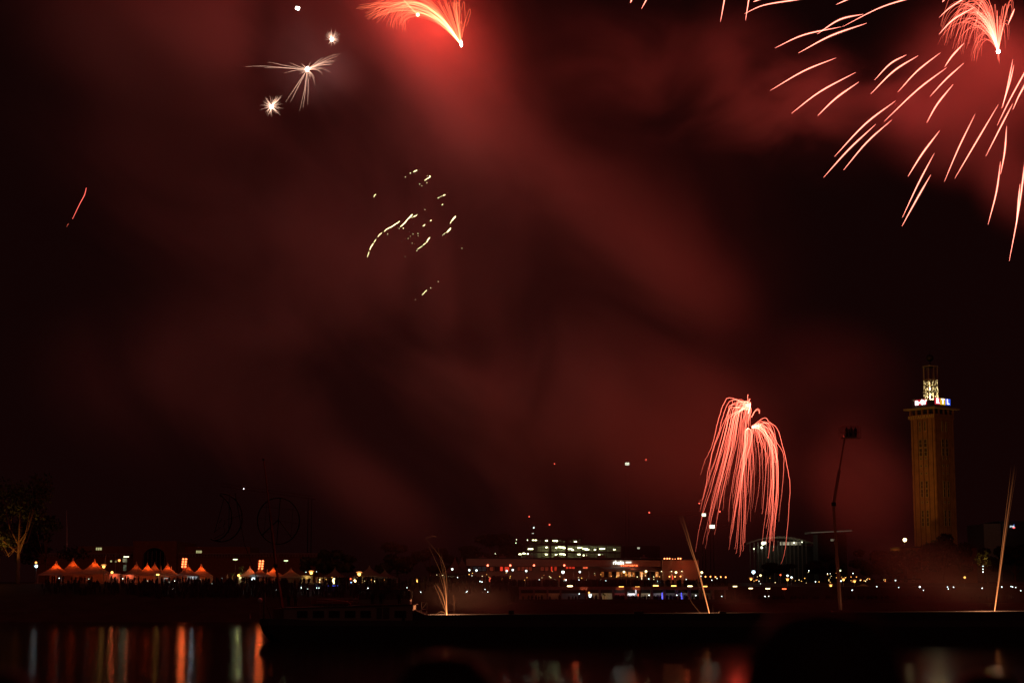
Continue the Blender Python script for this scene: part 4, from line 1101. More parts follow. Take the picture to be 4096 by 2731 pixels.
# marquee blocks and stalls between the tents
def stall(label, px0, px1, py0, py1, Y, wallm, roofm, lamp=None, name="market_stall"):
    a, b_ = at(px0, py1, Y), at(px1, py0, Y); z0 = gz(a.x, Y)
    t_ = thing(name, label, "stall", ((a.x + b_.x) / 2, Y, z0), group="stalls on the far bank")
    MB().box(a.x, b_.x, Y + 1.2, Y + 1.3, z0, b_.z).build("back_wall", wallm, t_)
    MB().box(a.x - 0.15, b_.x + 0.15, Y - 0.6, Y + 1.35, b_.z, b_.z + 0.14).build("roof", roofm, t_)
    MB().box(a.x, b_.x, Y - 0.3, Y - 0.1, z0, z0 + 1.0).build("counter", wallm, t_)
    for x in (a.x, b_.x): MB().box(x - 0.04, x + 0.04, Y - 0.5, Y - 0.42, z0, b_.z).build("post", M_white, t_)
    if lamp: light('POINT', t_, Vector(((a.x + b_.x) / 2, Y + 0.2, b_.z - 0.3)), lamp[0], lamp[1], 0.15)
    return t_
stall("low red-lit bar stall between the flagpole tent and the dim set-back tent", 430, 475, 2294, 2330, 437, M_white, M_white, ((1, 0.13, 0.05), 45))
stall("red-lit bar stall beside the white phone torch near the dim set-back tent", 485, 540, 2297, 2330, 438, M_white, M_white, ((1, 0.15, 0.06), 40))
stall("white drinks bar with pale counter under the open pavilion", 745, 793, 2303, 2340, 434.2, M_white, M_white, ((0.9, 0.95, 1.0), 26))
stall("yellow-lit wide stall beside the amber lantern past the boom", 1201, 1247, 2302, 2330, 440, M_white, M_white, ((1, 0.6, 0.15), 30))
stall("small white-lit kiosk with bright bottles under the large brown tent", 1416, 1452, 2311, 2334, 438, M_white, M_white, ((0.95, 1, 0.75), 22))
stall("yellow-lit stall beside the glowing lantern column", 1265, 1300, 2310, 2332, 440, M_white, M_white, ((1, 0.6, 0.15), 7))
stall("dim stall with pale-lit front left of the terrace steps", 1730, 1860, 2303, 2330, 446, M_conc, M_conc, ((0.9, 1, 0.55), 10))
fb = thing("photo_booth", "small white square picture-frame booth with curtains under the red tents", "booth", (xat(667, 434), 434, gz(-80, 434)))
a, b_ = at(656, 2337, 434), at(678, 2310, 434)
f_ = MB()
for (x0, x1, z0_, z1_) in ((a.x, b_.x, b_.z - 0.14, b_.z), (a.x, b_.x, a.z, a.z + 0.14), (a.x, a.x + 0.14, a.z, b_.z), (b_.x - 0.14, b_.x, a.z, b_.z)): f_.box(x0, x1, 433.9, 434.1, z0_, z1_)
f_.build("frame", emi("soft_white_panel", (1, 0.92, 0.8), 0.55, False), fb)
for s in (0, 1):
    xx = a.x + 0.14 if s == 0 else b_.x - 0.42
    MB().box(xx, xx + 0.28, 434.02, 434.06, a.z + 0.14, b_.z - 0.14).build("curtain", M_tent, fb)
MB().box(a.x + 0.1, b_.x - 0.1, 434.4, 434.5, gz(-80, 434), a.z + 0.02).build("plinth", M_dark, fb)

# ================================================================== LAMPS
COLS = {"W": (0.86, 1.0, 0.92), "B": (0.25, 0.45, 1.0), "A": (1.0, 0.5, 0.1), "R": (1.0, 0.12, 0.04), "Y": (1.0, 0.78, 0.35), "C": (0.6, 0.9, 1.0), "O": (1.0, 0.33, 0.08), "V": (0.85, 1.0, 0.5)}
def lampmat(c, s): return emi("lamp_glow_%s_%d" % ({"W": "white", "B": "blue", "A": "amber", "R": "red", "Y": "yellow", "C": "cold", "O": "orange", "V": "greenish"}[c], int(s * 10)), COLS[c], s, True)
def post_lamp(label, px, py, Y, c, r, s, group="lamps on the far bank", head="globe", name="street_lamp", extra=None):
    p = at(px, py, Y); z0 = gz(p.x, Y); s = s * 0.5
    t_ = thing(name, label, "street lamp", (p.x, Y, z0), group=group)
    MB().tube([(p.x, Y + r * 0.6, z0), (p.x, Y + r * 0.6, p.z - r * 0.6)], [0.09, 0.05], 6).build("post", M_steel, t_)
    if head == "lantern":
        MB().lathe(p, [(r * 0.5, -r * 1.3), (r, -r * 0.4), (r, 0.0), (r * 0.7, r * 0.4)], 10).build("lamp_glass", lampmat(c, s), t_)
        MB().lathe(p, [(r * 1.9, r * 0.55), (r * 1.7, r * 0.95), (r * 0.4, r * 1.3)], 12).build("lamp_shade", lampmat("O", s * 0.25) if c == "A" else M_dark, t_)
    elif head == "flat":
        MB().box(p.x - r * 1.8, p.x + r * 1.8, Y - r, Y + r, p.z - r * 0.45, p.z + r * 0.25).build("lamp_glass", lampmat(c, s), t_)
        MB().box(p.x - r * 2, p.x + r * 2, Y - r * 1.1, Y + r * 1.1, p.z + r * 0.26, p.z + r * 0.6).build("lamp_housing", M_dark, t_)
    else:
        MB().ball(p, r, 10, 8).build("lamp_globe", lampmat(c, s), t_)
        MB().lathe(p, [(r * 0.6, r * 0.85), (r * 0.5, r * 1.15), (0.05, r * 1.3)], 8).build("lamp_cap", M_dark, t_)
    if extra: MB().ball(at(extra[0], extra[1], Y), r * 0.7, 8, 6).build("lamp_globe", lampmat(extra[2], s), t_)
    return t_
L = post_lamp
L("bright blue-white lamp with an orange light above it, between the lit tree and tents", 145, 2263, 426, "C", 0.38, 6, extra=(144, 2249, "O"))
L("amber lantern glowing at the foot of the white flag", 415, 2263, 429, "A", 0.36, 7, head="lantern")
L("low amber lamp over the red bar stalls", 448, 2288, 429, "A", 0.3, 7)
L("small orange globe lamp beside the lit poster panel", 477, 2240, 452, "O", 0.32, 5)
L("flat yellow street lamp above the lit poster panel", 505, 2225, 455, "V", 0.34, 6, head="flat")
L("tall flat street lamp above the spiky palm", 941, 2236, 450, "V", 0.28, 6, head="flat")
L("tall flat street lamp just past the leaning boom", 1144, 2241, 450, "V", 0.26, 5, head="flat")
L("orange globe lamp beside the lit green tree", 955, 2300, 436, "A", 0.3, 8)
L("amber lantern above the yellow-lit stall past the boom", 1245, 2288, 436, "A", 0.36, 11, head="lantern")
L("amber lantern above the white-lit kiosk", 1437, 2293, 436, "A", 0.4, 11, head="lantern")
L("amber lantern at the edge of the fountain smoke behind the wheelhouse", 1671, 2320, 430, "A", 0.34, 8, head="lantern")
for px, py, lab in ((1809, 2275, "white globe lamp before the two dull tents"), (1877, 2279, "white globe lamp at the end of the restaurant wall"), (1906, 2280, "larger white globe lamp before the grey restaurant window"), (2051, 2278, "white globe lamp beside the second red spotlight"), (2105, 2282, "white globe lamp between the second and third red spotlights"),
                    (2027, 2282, "white globe lamp under the red-lit curtain window"), (2319, 2286, "pale globe lamp between the two folded parasols")):
    L(lab, px, py, 446, "W", 0.26, 6, group="white globe lamps on the restaurant terrace")
L("tall white lamp on a thin post beside the fourth red spotlight", 2252, 2287, 444, "W", 0.36, 10, group="white globe lamps on the restaurant terrace")
for px, py, lab in ((2584, 2284, "pale globe lamp beneath the awning's far end"), (2496, 2286, "pale globe lamp with two orange bulbs under the awning"), (2704, 2288, "pale globe lamp with red bulbs between the wall sconces"), (2807, 2288, "pale globe lamp crossed by the leaning spark fountain")):
    L(lab, px, py, 446, "Y", 0.3, 7, group="pale globe lamps at the restaurant")
L("brilliant greenish-white lamp under the arena", 3014, 2287, 450, "C", 0.42, 12)
for px, py, c, r, lab in ((3042, 2300, "Y", 0.28, "pale globe lamp beside the brilliant greenish-white lamp"), (3150, 2301, "W", 0.26, "white globe lamp above the second amber lantern under the arena"), (3166, 2308, "W", 0.26, "lower white globe lamp beside its twin under the arena"), (3122, 2298, "R", 0.2, "small red lamp below the weeping firework"),
                          (3361, 2281, "V", 0.2, "greenish lamp hugging the bent boom"), (3364, 2322, "W", 0.18, "thin white post lamp at the foot of the bent boom"), (3582, 2320, "W", 0.16, "thin dim post lamp near the small hut"), (3859, 2308, "A", 0.28, "small square amber-red lamp in the smoke below the tower")):
    L(lab, px, py, 445, c, r, 5)
for px, py, lab in ((3004, 2314, "small amber lantern under the brilliant greenish-white lamp"), (3150, 2316, "small amber lantern under the twin white globes"), (3374, 2316, "amber lantern just past the bent boom"), (3418, 2323, "amber lantern above the small lit hut"), (3323, 2340, "yellow lamp between the arena and the bent boom")):
    L(lab, px, py, 440, "A", 0.26, 7, head="lantern", group="amber lanterns on the eastern walk")
el = L("assumed unseen amber lantern just outside the view, added to light the pale-trunked tree", -26, 2268, 424, "A", 0.4, 9, head="lantern")  # assumed lantern out of view, added for the amber light on the tree
light('SPOT', el, at(-30, 2282, 421), (1, 0.42, 0.08), 2400, 0.3, spot=62, target=at(70, 2110, 432), blend=0.7)  # added spot with no visible source, aimed up to brighten the crown
# star lamp by the tower: the floodlight that washes the tower's west face
fl = L("starry warm floodlight on a mast beside the tower", 3619, 2158, 585, "Y", 0.62, 14, name="floodlight_mast")
tw_c = at(3738, 1900, 650)
light('SPOT', fl, at(3619, 2158, 585) + Vector((3, -2, 3)), (1, 0.5, 0.1), 9000, 0.8, spot=60, target=at(3790, 1960, 650), blend=0.8)
# unseen floodlight added to wash the tower's west face, glass away from the river
fx, fy = 114.0, 604.0
fg = thing("added_floodlight", "unseen added floodlight housing behind the boom that washes the tower", "floodlight", (fx, fy, gz(fx, fy)))
MB().box(fx - 0.6, fx + 0.5, fy - 0.6, fy + 0.4, gz(fx, fy) + 0.4, gz(fx, fy) + 1.5).build("housing", M_dark, fg)
MB().box(fx - 0.4, fx + 0.4, fy + 0.42, fy + 0.46, gz(fx, fy) + 0.5, gz(fx, fy) + 1.4).build("lens", lampmat("A", 3), fg)
MB().box(fx - 0.1, fx + 0.1, fy - 0.1, fy + 0.1, gz(fx, fy), gz(fx, fy) + 0.398).build("stand", M_steel, fg)
light('SPOT', fg, (fx, fy + 0.8, gz(fx, fy) + 2), (1, 0.45, 0.06), 25000, 0.8, spot=75, target=at(3720, 1560, 648), blend=0.9)
# red floodlight towers
def red_tower(label, px, py, Y):
    p = at(px, py, Y); z0 = gz(p.x, Y)
    t_ = thing("floodlight_tower", label, "floodlight", (p.x, Y, z0), group="red floodlight towers")
    MB().box(p.x - 0.22, p.x + 0.22, Y - 0.1, Y + 0.34, z0, p.z - 1.0).build("mast", M_boomred, t_)
    for r_ in range(4):
        for c_ in range(2):
            MB().ball(Vector((p.x - 0.36 + 0.72 * c_ + 0.06 * r_, Y - 0.15, p.z - 0.95 + 0.62 * r_)), 0.25, 8, 6).build("lamp", emi("red_floodlight", (1, 0.15, 0.045), 5, True), t_)
    MB().box(p.x - 0.7, p.x + 0.8, Y + 0.02, Y + 0.1, p.z - 1.2, p.z + 1.2).build("lamp_rack", M_dark, t_)
    light('POINT', t_, p + Vector((0, -0.8, 0)), (1, 0.14, 0.03), 420, 0.5)
red_tower("mast of eight red floodlights behind the open pavilion tent", 736, 2250, 440)
red_tower("mast of eight red floodlights behind the nearly black tent", 1043, 2258, 440)
# bar lamps above the arcade
BARS = [(2280, 2343, "Y", 9, 1.25), (2485, 2346, "A", 6, 1.1), (2550, 2347, "A", 6, 1.05), (2623, 2341, "A", 7, 1.2), (2695, 2342, "A", 5, 1.15), (2760, 2343, "Y", 6, 1.05), (2821, 2344, "A", 4, 0.95), (2940, 2344, "Y", 4, 0.95), (3003, 2352, "Y", 4, 0.95), (3071, 2353, "Y", 5, 1.0), (3137, 2354, "R", 4, 0.95)]
BL = ["lone bright yellow-white bar lamp over the lantern bay of the arcade", "amber bar lamp over the arcade's palm and red bay", "amber bar lamp over the white bay of the arcade", "largest amber bar lamp over the beige arcade wall", "thin yellow-amber bar lamp over the first blue arcade light", "pale bar lamp over the arcade's second blue light", "small amber bar lamp crossed by the leaning spark fountain",
      "pale bar lamp alone past the leaning fountain", "pale bar lamp under the brilliant greenish-white lamp", "pale bar lamp under the arena, next to the red one", "red bar lamp ending the row under the arena"]
for (px, py, c, s, w_), lab in zip(BARS, BL):
    p = at(px, py, 423.6)
    t_ = thing("bar_lamp", lab, "lamp", (p.x, 423.6, gz(p.x, 423.6)), group="bar lamps along the promenade")
    z0 = 7.62 if px < 2900 else gz(p.x, 423.6)
    t_.location.z = z0
    MB().box(p.x - w_ / 2, p.x + w_ / 2, 423.5, 423.7, p.z - 0.11, p.z + 0.11).build("lamp_tube", lampmat(c, s), t_)
    MB().box(p.x - w_ / 2 - 0.05, p.x + w_ / 2 + 0.05, 423.72, 423.8, p.z - 0.14, p.z + 0.16).build("lamp_housing", M_dark, t_)
    MB().tube([(p.x, 423.76, min(z0, p.z - 0.2)), (p.x, 423.76, p.z)], 0.04, 5).build("post", M_steel, t_)
# phone torches and small lights held up in the crowd
PH1 = [(237, 2311), (355, 2314), (491, 2313), (590, 2322), (801, 2316), (887, 2312), (875, 2326), (905, 2326), (849, 2334), (869, 2338), (878, 2340), (993, 2352), (1107, 2357), (1133, 2330), (699, 2322), (694, 2355), (697, 2334),
       (1224, 2287), (1266, 2285), (1207, 2349), (1231, 2354), (1265, 2351), (1276, 2350), (1472, 2351), (1628, 2349), (1683, 2367), (1471, 2319), (1442, 2357)]
PH2 = [(1888, 2301), (1830, 2308), (1950, 2319), (1940, 2356), (1951, 2366), (1864, 2368), (1869, 2364), (2157, 2317), (2263, 2318), (2254, 2322), (2316, 2318), (2237, 2386), (2317, 2374), (1928, 2326), (1920, 2324), (2424, 2321), (2745, 2316), (2804, 2303), (2868, 2312), (2847, 2319), (2632, 2323), (2633, 2328), (2595, 2314), (2596, 2379), (2707, 2379), (2783, 2380), (2887, 2384)]
PH3 = [(3036, 2323), (3042, 2333), (3409, 2359), (3507, 2345), (3595, 2348), (3679, 2346), (3694, 2360), (3793, 2354), (3929, 2351), (4007, 2346), (4044, 2344), (4063, 2348), (4083, 2361), (3060, 2384), (3075, 2383), (3262, 2325), (3310, 2293), (3321, 2293), (3412, 2292), (3235, 2281), (3790, 2346), (4050, 2346), (3814, 2347), (3932, 2263), (3932, 2275), (3932, 2286)]
M_ph = {"W": emi("phone_torch_white", (0.84, 1.0, 0.95), 4.5, False), "w": emi("phone_torch_faint", (0.9, 1.0, 0.85), 2.2, False)}
big = {(993, 2352), (878, 2340), (869, 2338), (1207, 2349), (1265, 2351), (1864, 2368), (2263, 2318), (694, 2355), (3679, 2346)}
for lst, grp, lab in ((PH1, "phone torches below the tents", "tiny white phone torch held up in the crowd below the tents"), (PH2, "phone torches by the restaurant and arcade", "tiny white phone torch in the crowd by the restaurant terrace and arcade"), (PH3, "small lights on the eastern walk", "tiny white light in the dark crowd on the walk below the tower")):
    for (px, py) in lst:
        Y = 431 if py < 2342 else 420
        if lst is PH2 and py < 2330: Y = 437.5
        r = 0.2 if (px, py) in big else rnd.uniform(0.08, 0.13)
        p = at(px, py, Y)
        o = MB().ball(p, r, 8, 6).build("phone_torch", M_ph["W" if (px, py) in big or rnd.random() < 0.6 else "w"], None, loc=p)
        tag(o, ("largest and brightest white phone torch below the second red floodlight" if (px, py) == (993, 2352) else lab), "phone torch", grp)
rs = random.Random(31)
for k in range(124):
    if k >= 104: px, py, Y, lab, grp = rs.uniform(3180, 3560), rs.gauss(2322, 12), 452, "tiny dim warm light along the walk beside the bent boom", "dim lights beside the bent boom"
    elif k >= 64: px, py, Y, lab, grp = rs.uniform(1700, 2420), rs.gauss(2308, 10), 446, "tiny dim warm light in the crowd along the dark restaurant terrace", "dim lights on the dark terrace"
    elif k < 26: px, py, Y, lab, grp = rs.uniform(3010, 3480), rs.gauss(2312, 14), 470, "tiny dim warm light among the dark trees below the arena and pavilion", "dim lights below the arena"
    elif k < 44: px, py, Y, lab, grp = rs.uniform(2420, 2640), rs.gauss(2300, 6), 447, "tiny warm table light on the restaurant terrace under the awning", "table lights under the awning"
    else: px, py, Y, lab, grp = rs.uniform(1190, 1560), rs.gauss(2322, 6), 436, "tiny dim warm light among the kiosks past the boom", "dim lights among the kiosks"
    p = at(px, py, Y); r = rs.uniform(0.06, 0.14); c = rs.choice("YAYOA")
    o = MB().ball(p, r, 6, 5).build("small_lamp", emi("small_lamp_" + {"Y": "yellow", "A": "amber", "O": "orange"}[c], COLS[c], 2.2, False), None, loc=p)
    tag(o, lab, "lamp", grp)
# misc small coloured lights near the kiosks
for px, py, c, r, s, lab, nm in ((1400, 2339, "Y", 0.26, 9, "warm round lamp among the crowd before the white-lit kiosk", "lamp_globe"), (1405, 2353, "B", 0.17, 6, "small blue light under the warm round lamp", "signal_light"), (1405, 2328, "B", 0.14, 5, "tiny blue light above the warm round lamp", "signal_light"), (1403, 2314, "R", 0.2, 3, "small pink-red light at the end of the kiosk", "signal_light"),
                                 (1277, 2317, "Y", 0.26, 4, "yellow lamp in the dim stall past the boom", "lamp_globe"), (1420, 2322, "Y", 0.34, 6, "pale yellow lamp globe beside the kiosk counter", "lamp_globe"), (2008, 2318, "R", 0.1, 2, "tiny red light on the dark restaurant terrace", "signal_light"), (2554, 2378, "R", 0.3, 4, "red lamp at the pier beside the white arcade bay", "lamp_globe"), (2356, 2369, "O", 0.2, 4, "orange lamp above the glowing arcade screen", "lamp_globe")):
    p = at(px, py, 431 if py < 2360 else 427.5)
    tag(MB().ball(p, r, 8, 6).build(nm, lampmat(c, s), None, loc=p), lab, "lamp")
lc = thing("lantern_column", "glowing yellow lantern column standing in the crowd before the dim grey tent", "lantern", at(1336, 2334, 431))
for k, r in enumerate((0.2, 0.28, 0.42, 0.34)): MB().ball(at(1336, 2332 - 5.2 * k, 431), r, 8, 6).build("lantern_globe", lampmat("Y", 4), lc)
MB().tube([at(1336, 2345, 431.2), at(1336, 2314, 431.2)], 0.06, 5).build("post", M_dark, lc)
for px0, px1, lab in ((1261, 1291, "blue light strip on the parapet past the boom"), (1316, 1349, "blue light strip below the lantern column")):
    a, b_ = at(px0, 2343, 424), at(px1, 2340, 424)
    t_ = thing("light_strip", lab, "light strip", ((a.x + b_.x) / 2, 424, gz(a.x, 424)), group="blue light strips on the parapet")
    for k in range(5):
        x = a.x + (b_.x - a.x) * k / 4
        MB().box(x - 0.14, x + 0.14, 423.9, 424, a.z, a.z + rnd.uniform(0.12, 0.26)).build("lamp", lampmat("B", 2.5) if False else emi("deep_blue_strip", (0.06, 0.1, 1.0), 1.2, False), t_)
    MB().box(a.x - 0.2, b_.x + 0.2, 424.01, 424.12, gz(a.x, 424), a.z + 0.05).build("rail", M_dark, t_)
bw = thing("bar_sign", "cluster of blue-white bar lights under the nearly black tent", "bar sign", at(1016, 2312, 434))
for k in range(9):
    MB().box(*(lambda p: (p.x - 0.13, p.x + 0.13, 433.9, 434.0, p.z - 0.2, p.z + 0.2))(at(1005 + 2.7 * k, 2312 + rnd.uniform(-4, 4), 434))).build("lamp", emi("blue_white_panel", (0.75, 0.95, 1.0), 2.2, True), bw)
a, b_ = at(1002, 2330, 434.1), at(1030, 2306, 434.1)
MB().box(a.x, b_.x, 434.02, 434.1, gz(a.x, 434), b_.z).build("board", M_dark, bw)
tb = thing("twin_lamp", "pair of orange bulbs under the brightest orange tent", "lamp", at(631, 2297, 434))
for d in (-3, 3): MB().ball(at(631 + d, 2297, 434), 0.17, 8, 6).build("lamp_globe", lampmat("A", 6), tb)
MB().tube([at(631, 2299, 434), Vector((at(631, 2299, 434).x, 434, gz(-80, 434)))], 0.04, 5).build("post", M_dark, tb)
# flag, banners, folded parasols
def pole_flag(label, px, ptop, pbot, Y, flagm, fw, fh0, fh1):
    p = at(px, ptop, Y); z0 = gz(p.x, Y)
    t_ = thing("flagpole", label, "flag", (p.x, Y, z0), group="flags and banners")
    MB().tube([(p.x, Y, z0), (p.x, Y, p.z)], [0.06, 0.03], 6).build("pole", M_white, t_)
    b = MB(); za, zb = at(px, fh0, Y).z, at(px, fh1, Y).z; n = 8; w0 = fw * Y / F
    for k in range(n):
        u0, u1 = k / n, (k + 1) / n
        f0, f1 = 0.06 * math.sin(u0 * 9), 0.06 * math.sin(u1 * 9)
        b.quad((p.x - 0.03 - f0, Y - 0.02, za + (zb - za) * u0), (p.x - 0.03 - w0 * (0.35 + 0.65 * u0), Y - 0.06 + f0, za + (zb - za) * u0), (p.x - 0.03 - w0 * (0.35 + 0.65 * u1), Y - 0.06 + f1, za + (zb - za) * u1), (p.x - 0.03 - f1, Y - 0.02, za + (zb - za) * u1))
    b.build("flag_cloth", flagm, t_)
pole_flag("white flag hanging limp on a pale pole behind the amber lantern", 424, 2215, 2280, 437, M_tent, 5, 2223, 2252)
pole_flag("bare thin pole with a dark furled flag beside the small orange globe", 464, 2208, 2290, 440, M_dark, 2, 2215, 2240)
pole_flag("small white feather banner in the crowd past the orange tent", 841, 2294, 2340, 430, M_tent, 4, 2295, 2312)
def folded_parasol(label, px, ptop, pbot, Y, m):
    p = at(px, ptop, Y); q_ = at(px, pbot, Y); z0 = gz(p.x, Y); h_ = p.z - q_.z
    t_ = thing("folded_parasol", label, "parasol", (p.x, Y, z0), group="folded parasols")
    MB().lathe((p.x, Y, q_.z), [(0.1, 0), (0.26, h_ * 0.08), (0.22, h_ * 0.4), (0.14, h_ * 0.75), (0.03, h_)], 10).build("cloth", m, t_, smooth=True)
    MB().tube([(p.x, Y, z0), (p.x, Y, p.z + 0.1)], 0.035, 5).build("pole", M_white, t_)
for px, a, b_, Y, lab in ((2293, 2283, 2318, 440, "pale folded parasol on the terrace beneath the tall white lamp"), (2355, 2283, 2318, 440, "pale folded parasol past the globe lamp"), (2600, 2283, 2318, 440, "dim folded parasol beneath the awning's far end"), (644, 2262, 2290, 441, "folded white parasol between the brightest orange tent and its neighbour"), (686, 2264, 2290, 441, "folded white parasol behind the picture-frame booth tent"), (910, 2296, 2314, 438, "dim folded parasol left of the spiky palm"), (1069, 2277, 2298, 441, "short pale folded parasol beside the red tent edge")):
    folded_parasol(lab, px, a, b_, Y, M_tent)

# ================================================================== BUILDINGS
# long exhibition hall behind the tents
YH = 540
hall = thing("exhibition_hall", "long dark exhibition hall behind the red tents with an arched central block", "hall", (xat(700, YH), YH, 9))
def hb(px0, px1, py0, Y0, depth, m, name, parent, z0=8.8):
    return MB().box(xat(px0, Y0, py0), xat(px1, Y0, py0), Y0, Y0 + depth, z0, zat(py0, Y0)).build(name, m, parent)
hw1 = hb(150, 534, 2216, YH, 30, M_brick, "wing_wall", hall); hw2 = hb(707, 1290, 2213, YH, 30, M_brick, "wing_wall", hall)
hb(534, 707, 2163, YH - 3, 34, M_brick, "central_block", hall)
hb(310, 534, 2184, YH + 12, 20, M_brick, "upper_storey", hall); hb(707, 1000, 2186, YH + 12, 20, M_brick, "upper_storey", hall)
for (p0, p1) in ((150, 534), (707, 1290)):
    f_ = MB(); x0, x1 = xat(p0, YH), xat(p1, YH); zt = zat(2216, YH)
    f_.box(x0, x1, YH - 0.8, YH + 0.002, zt, zt + 0.35)
    n = int((x1 - x0) / 0.9)
    for k in range(n): f_.box(x0 + k * 0.9, x0 + k * 0.9 + 0.4, YH - 0.5, YH - 0.01, zt - 0.75, zt - 0.002)
    f_.build("dentil_cornice", mat("pale_stone", (0.4, 0.36, 0.3), 0.9, 0.2, 1), hall)
aw = MB(); cx_ = xat(615, YH - 3); zc_ = zat(2219, YH - 3)
poly = [(cx_ - 3.5, YH - 3.12, zc_ - 4.5), (cx_ + 3.5, YH - 3.12, zc_ - 4.5)] + [(cx_ + 3.5 * math.cos(R(a)), YH - 3.12, zc_ - 1 + 3.2 * math.sin(R(a))) for a in range(0, 181, 15)]
aw.extrude(poly, (0, 0.1, 0)); arch = aw.build("arched_window", M_glass, hall)
f_ = MB()
for k in range(6): f_.box(cx_ - 3.2 + 1.28 * k - 0.08, cx_ - 3.2 + 1.28 * k + 0.08, YH - 3.24, YH - 3.13, zc_ - 4.4, zc_ + 1.2)
f_.build("mullions", M_wall, arch)
M_winlit = emi("lit_office_window", (1.0, 0.95, 0.42), 0.42, False, var=0.25)
def lit_window(px0, px1, py0, py1, Y, parent, panes=1, m=None, name="window"):
    a, b_ = at(px0, py1, Y), at(px1, py0, Y)
    w_ = (b_.x - a.x) / panes
    for k in range(panes):
        fr_ = MB()
        x0, x1 = a.x + w_ * k, a.x + w_ * (k + 1); t_ = min(0.12, w_ * 0.12)
        for (p, q_, r_, s_) in ((x0, x1, b_.z - t_, b_.z), (x0, x1, a.z, a.z + t_), (x0, x0 + t_, a.z + t_, b_.z - t_), (x1 - t_, x1, a.z + t_, b_.z - t_)): fr_.box(p, q_, Y - 0.1, Y, r_, s_)
        fo_ = fr_.build(name, M_dark, parent)
        MB().box(x0 + t_, x1 - t_, Y - 0.06, Y - 0.02, a.z + t_, b_.z - t_).build("pane", m or M_winlit, fo_)
lit_window(383, 408, 2188, 2200, YH + 11.9, hall, 3); lit_window(784, 808, 2200, 2212, YH + 11.9, hall, 3)
lit_window(440, 449, 2239, 2248, YH - 0.05, hall); lit_window(459, 468, 2240, 2249, YH - 0.05, hall, m=emi("lit_office_window_dim", (1, 0.9, 0.4), 0.2, False))
pst = thing("poster_panel", "tall pale lit poster panel beside the small orange globe lamp", "poster", (xat(500, 452), 452, 8.7))
a, b_ = at(491, 2247, 452), at(508, 2232, 452)
MB().box(a.x, b_.x, 451.9, 452, a.z, b_.z).build("panel", emi("poster_glow", (0.9, 0.85, 0.5), 0.22, False, var=0.5, scale=1.2), pst)
for x in (a.x, b_.x): MB().tube([(x, 452.06, 8.6), (x, 452.06, b_.z)], 0.06, 5).build("post", M_dark, pst)
MB().box(a.x + 0.2, b_.x - 0.1, 451.9, 452, a.z - 2.2, a.z - 0.7).build("lower_panel", emi("poster_glow_dim", (0.7, 0.8, 0.5), 0.08, False, var=0.6), pst)
mst = thing("radio_mast", "thin pale radio mast rising behind the dark tree", "mast", (xat(268, 560), 560, 9))
MB().tube([(xat(268, 560), 560, 9), (at(268, 2130, 560)), (at(266, 2040, 560))], [0.3, 0.2, 0.08], 5).build("mast_pole", M_white, mst)

# waterside restaurant
YR = 455
M_rwall = mat("restaurant_render", (0.40, 0.27, 0.20), 0.9, 0.15, 0.5)
rest = thing("restaurant_building", "long low waterside restaurant washed in red light above the arcade", "restaurant", (xat(2330, YR), YR, 8.5))
X = lambda px, Y=YR: xat(px, Y, 2270)
Zr = lambda py, Y=YR: zat(py, Y)
roof = MB(); roof.extrude([(X(1866), YR - 2.5, Zr(2262)), (X(2640), YR - 2.5, Zr(2266)), (X(2640), YR - 2.5, Zr(2241)), (X(1866), YR - 2.5, Zr(2234))], (0, 16, 0))
roof.build("roof_band", M_rwall, rest)
MB().box(X(1866) - 0.3, X(2644), YR - 2.7, YR + 13.6, Zr(2233), Zr(2233) + 0.12).build("roof_edge", M_roof, rest)
for k, px in enumerate((1930, 2010, 2120, 2230, 2345, 2410, 2580)):
    vt = MB().box(X(px) - 0.9, X(px) + 0.9, YR + 3 + k % 3, YR + 5 + k % 3, Zr(2233) + 0.121, Zr(2233) + 0.5 + 0.25 * (k % 3))
    vt.lathe((X(px), YR + 4 + k % 3, Zr(2233) + 0.5 + 0.25 * (k % 3)), [(0.3, 0), (0.3, 0.4), (0.45, 0.45), (0.1, 0.6)], 8)
    vt.build("roof_vent", M_steel, rest)
tr_ = MB()
for k in range(60): tr_.tube([(X(1890) + k * 0.75, YR - 9, 7.7), (X(1890) + k * 0.75, YR - 9, 8.8)], 0.03, 4)
for zz in (8.3, 8.8): tr_.tube([(X(1890), YR - 9, zz), (X(1890) + 44.3, YR - 9, zz)], 0.035, 4)
tag(tr_.build("terrace_railing", M_steel, None, loc=(X(2200), YR - 9, 7.7)), "long thin steel railing along the front of the restaurant terrace", "railing")
MB().box(X(1880), X(2425), YR + 0.6, YR + 1.0, 8.5, Zr(2263)).build("wall", M_rwall, rest)
MB().box(X(2644), X(2790), YR - 2.8, YR + 12, 8.5, Zr(2240)).build("end_wing_wall", M_rwall, rest)
MB().box(X(2644) - 0.1, X(2790) + 0.1, YR - 2.9, YR + 12, Zr(2240), Zr(2240) + 0.2).build("end_wing_roof", M_roof, rest)
MB().box(X(2792), X(2890), YR - 0.5, YR + 8, Zr(2279), Zr(2277)).build("pergola_roof", M_dark, rest)
for px in (2796, 2830, 2860, 2888): MB().box(X(px) - 0.1, X(px) + 0.1, YR - 0.4, YR - 0.2, 8.5, Zr(2279) - 0.003).build("pergola_post", M_dark, rest)
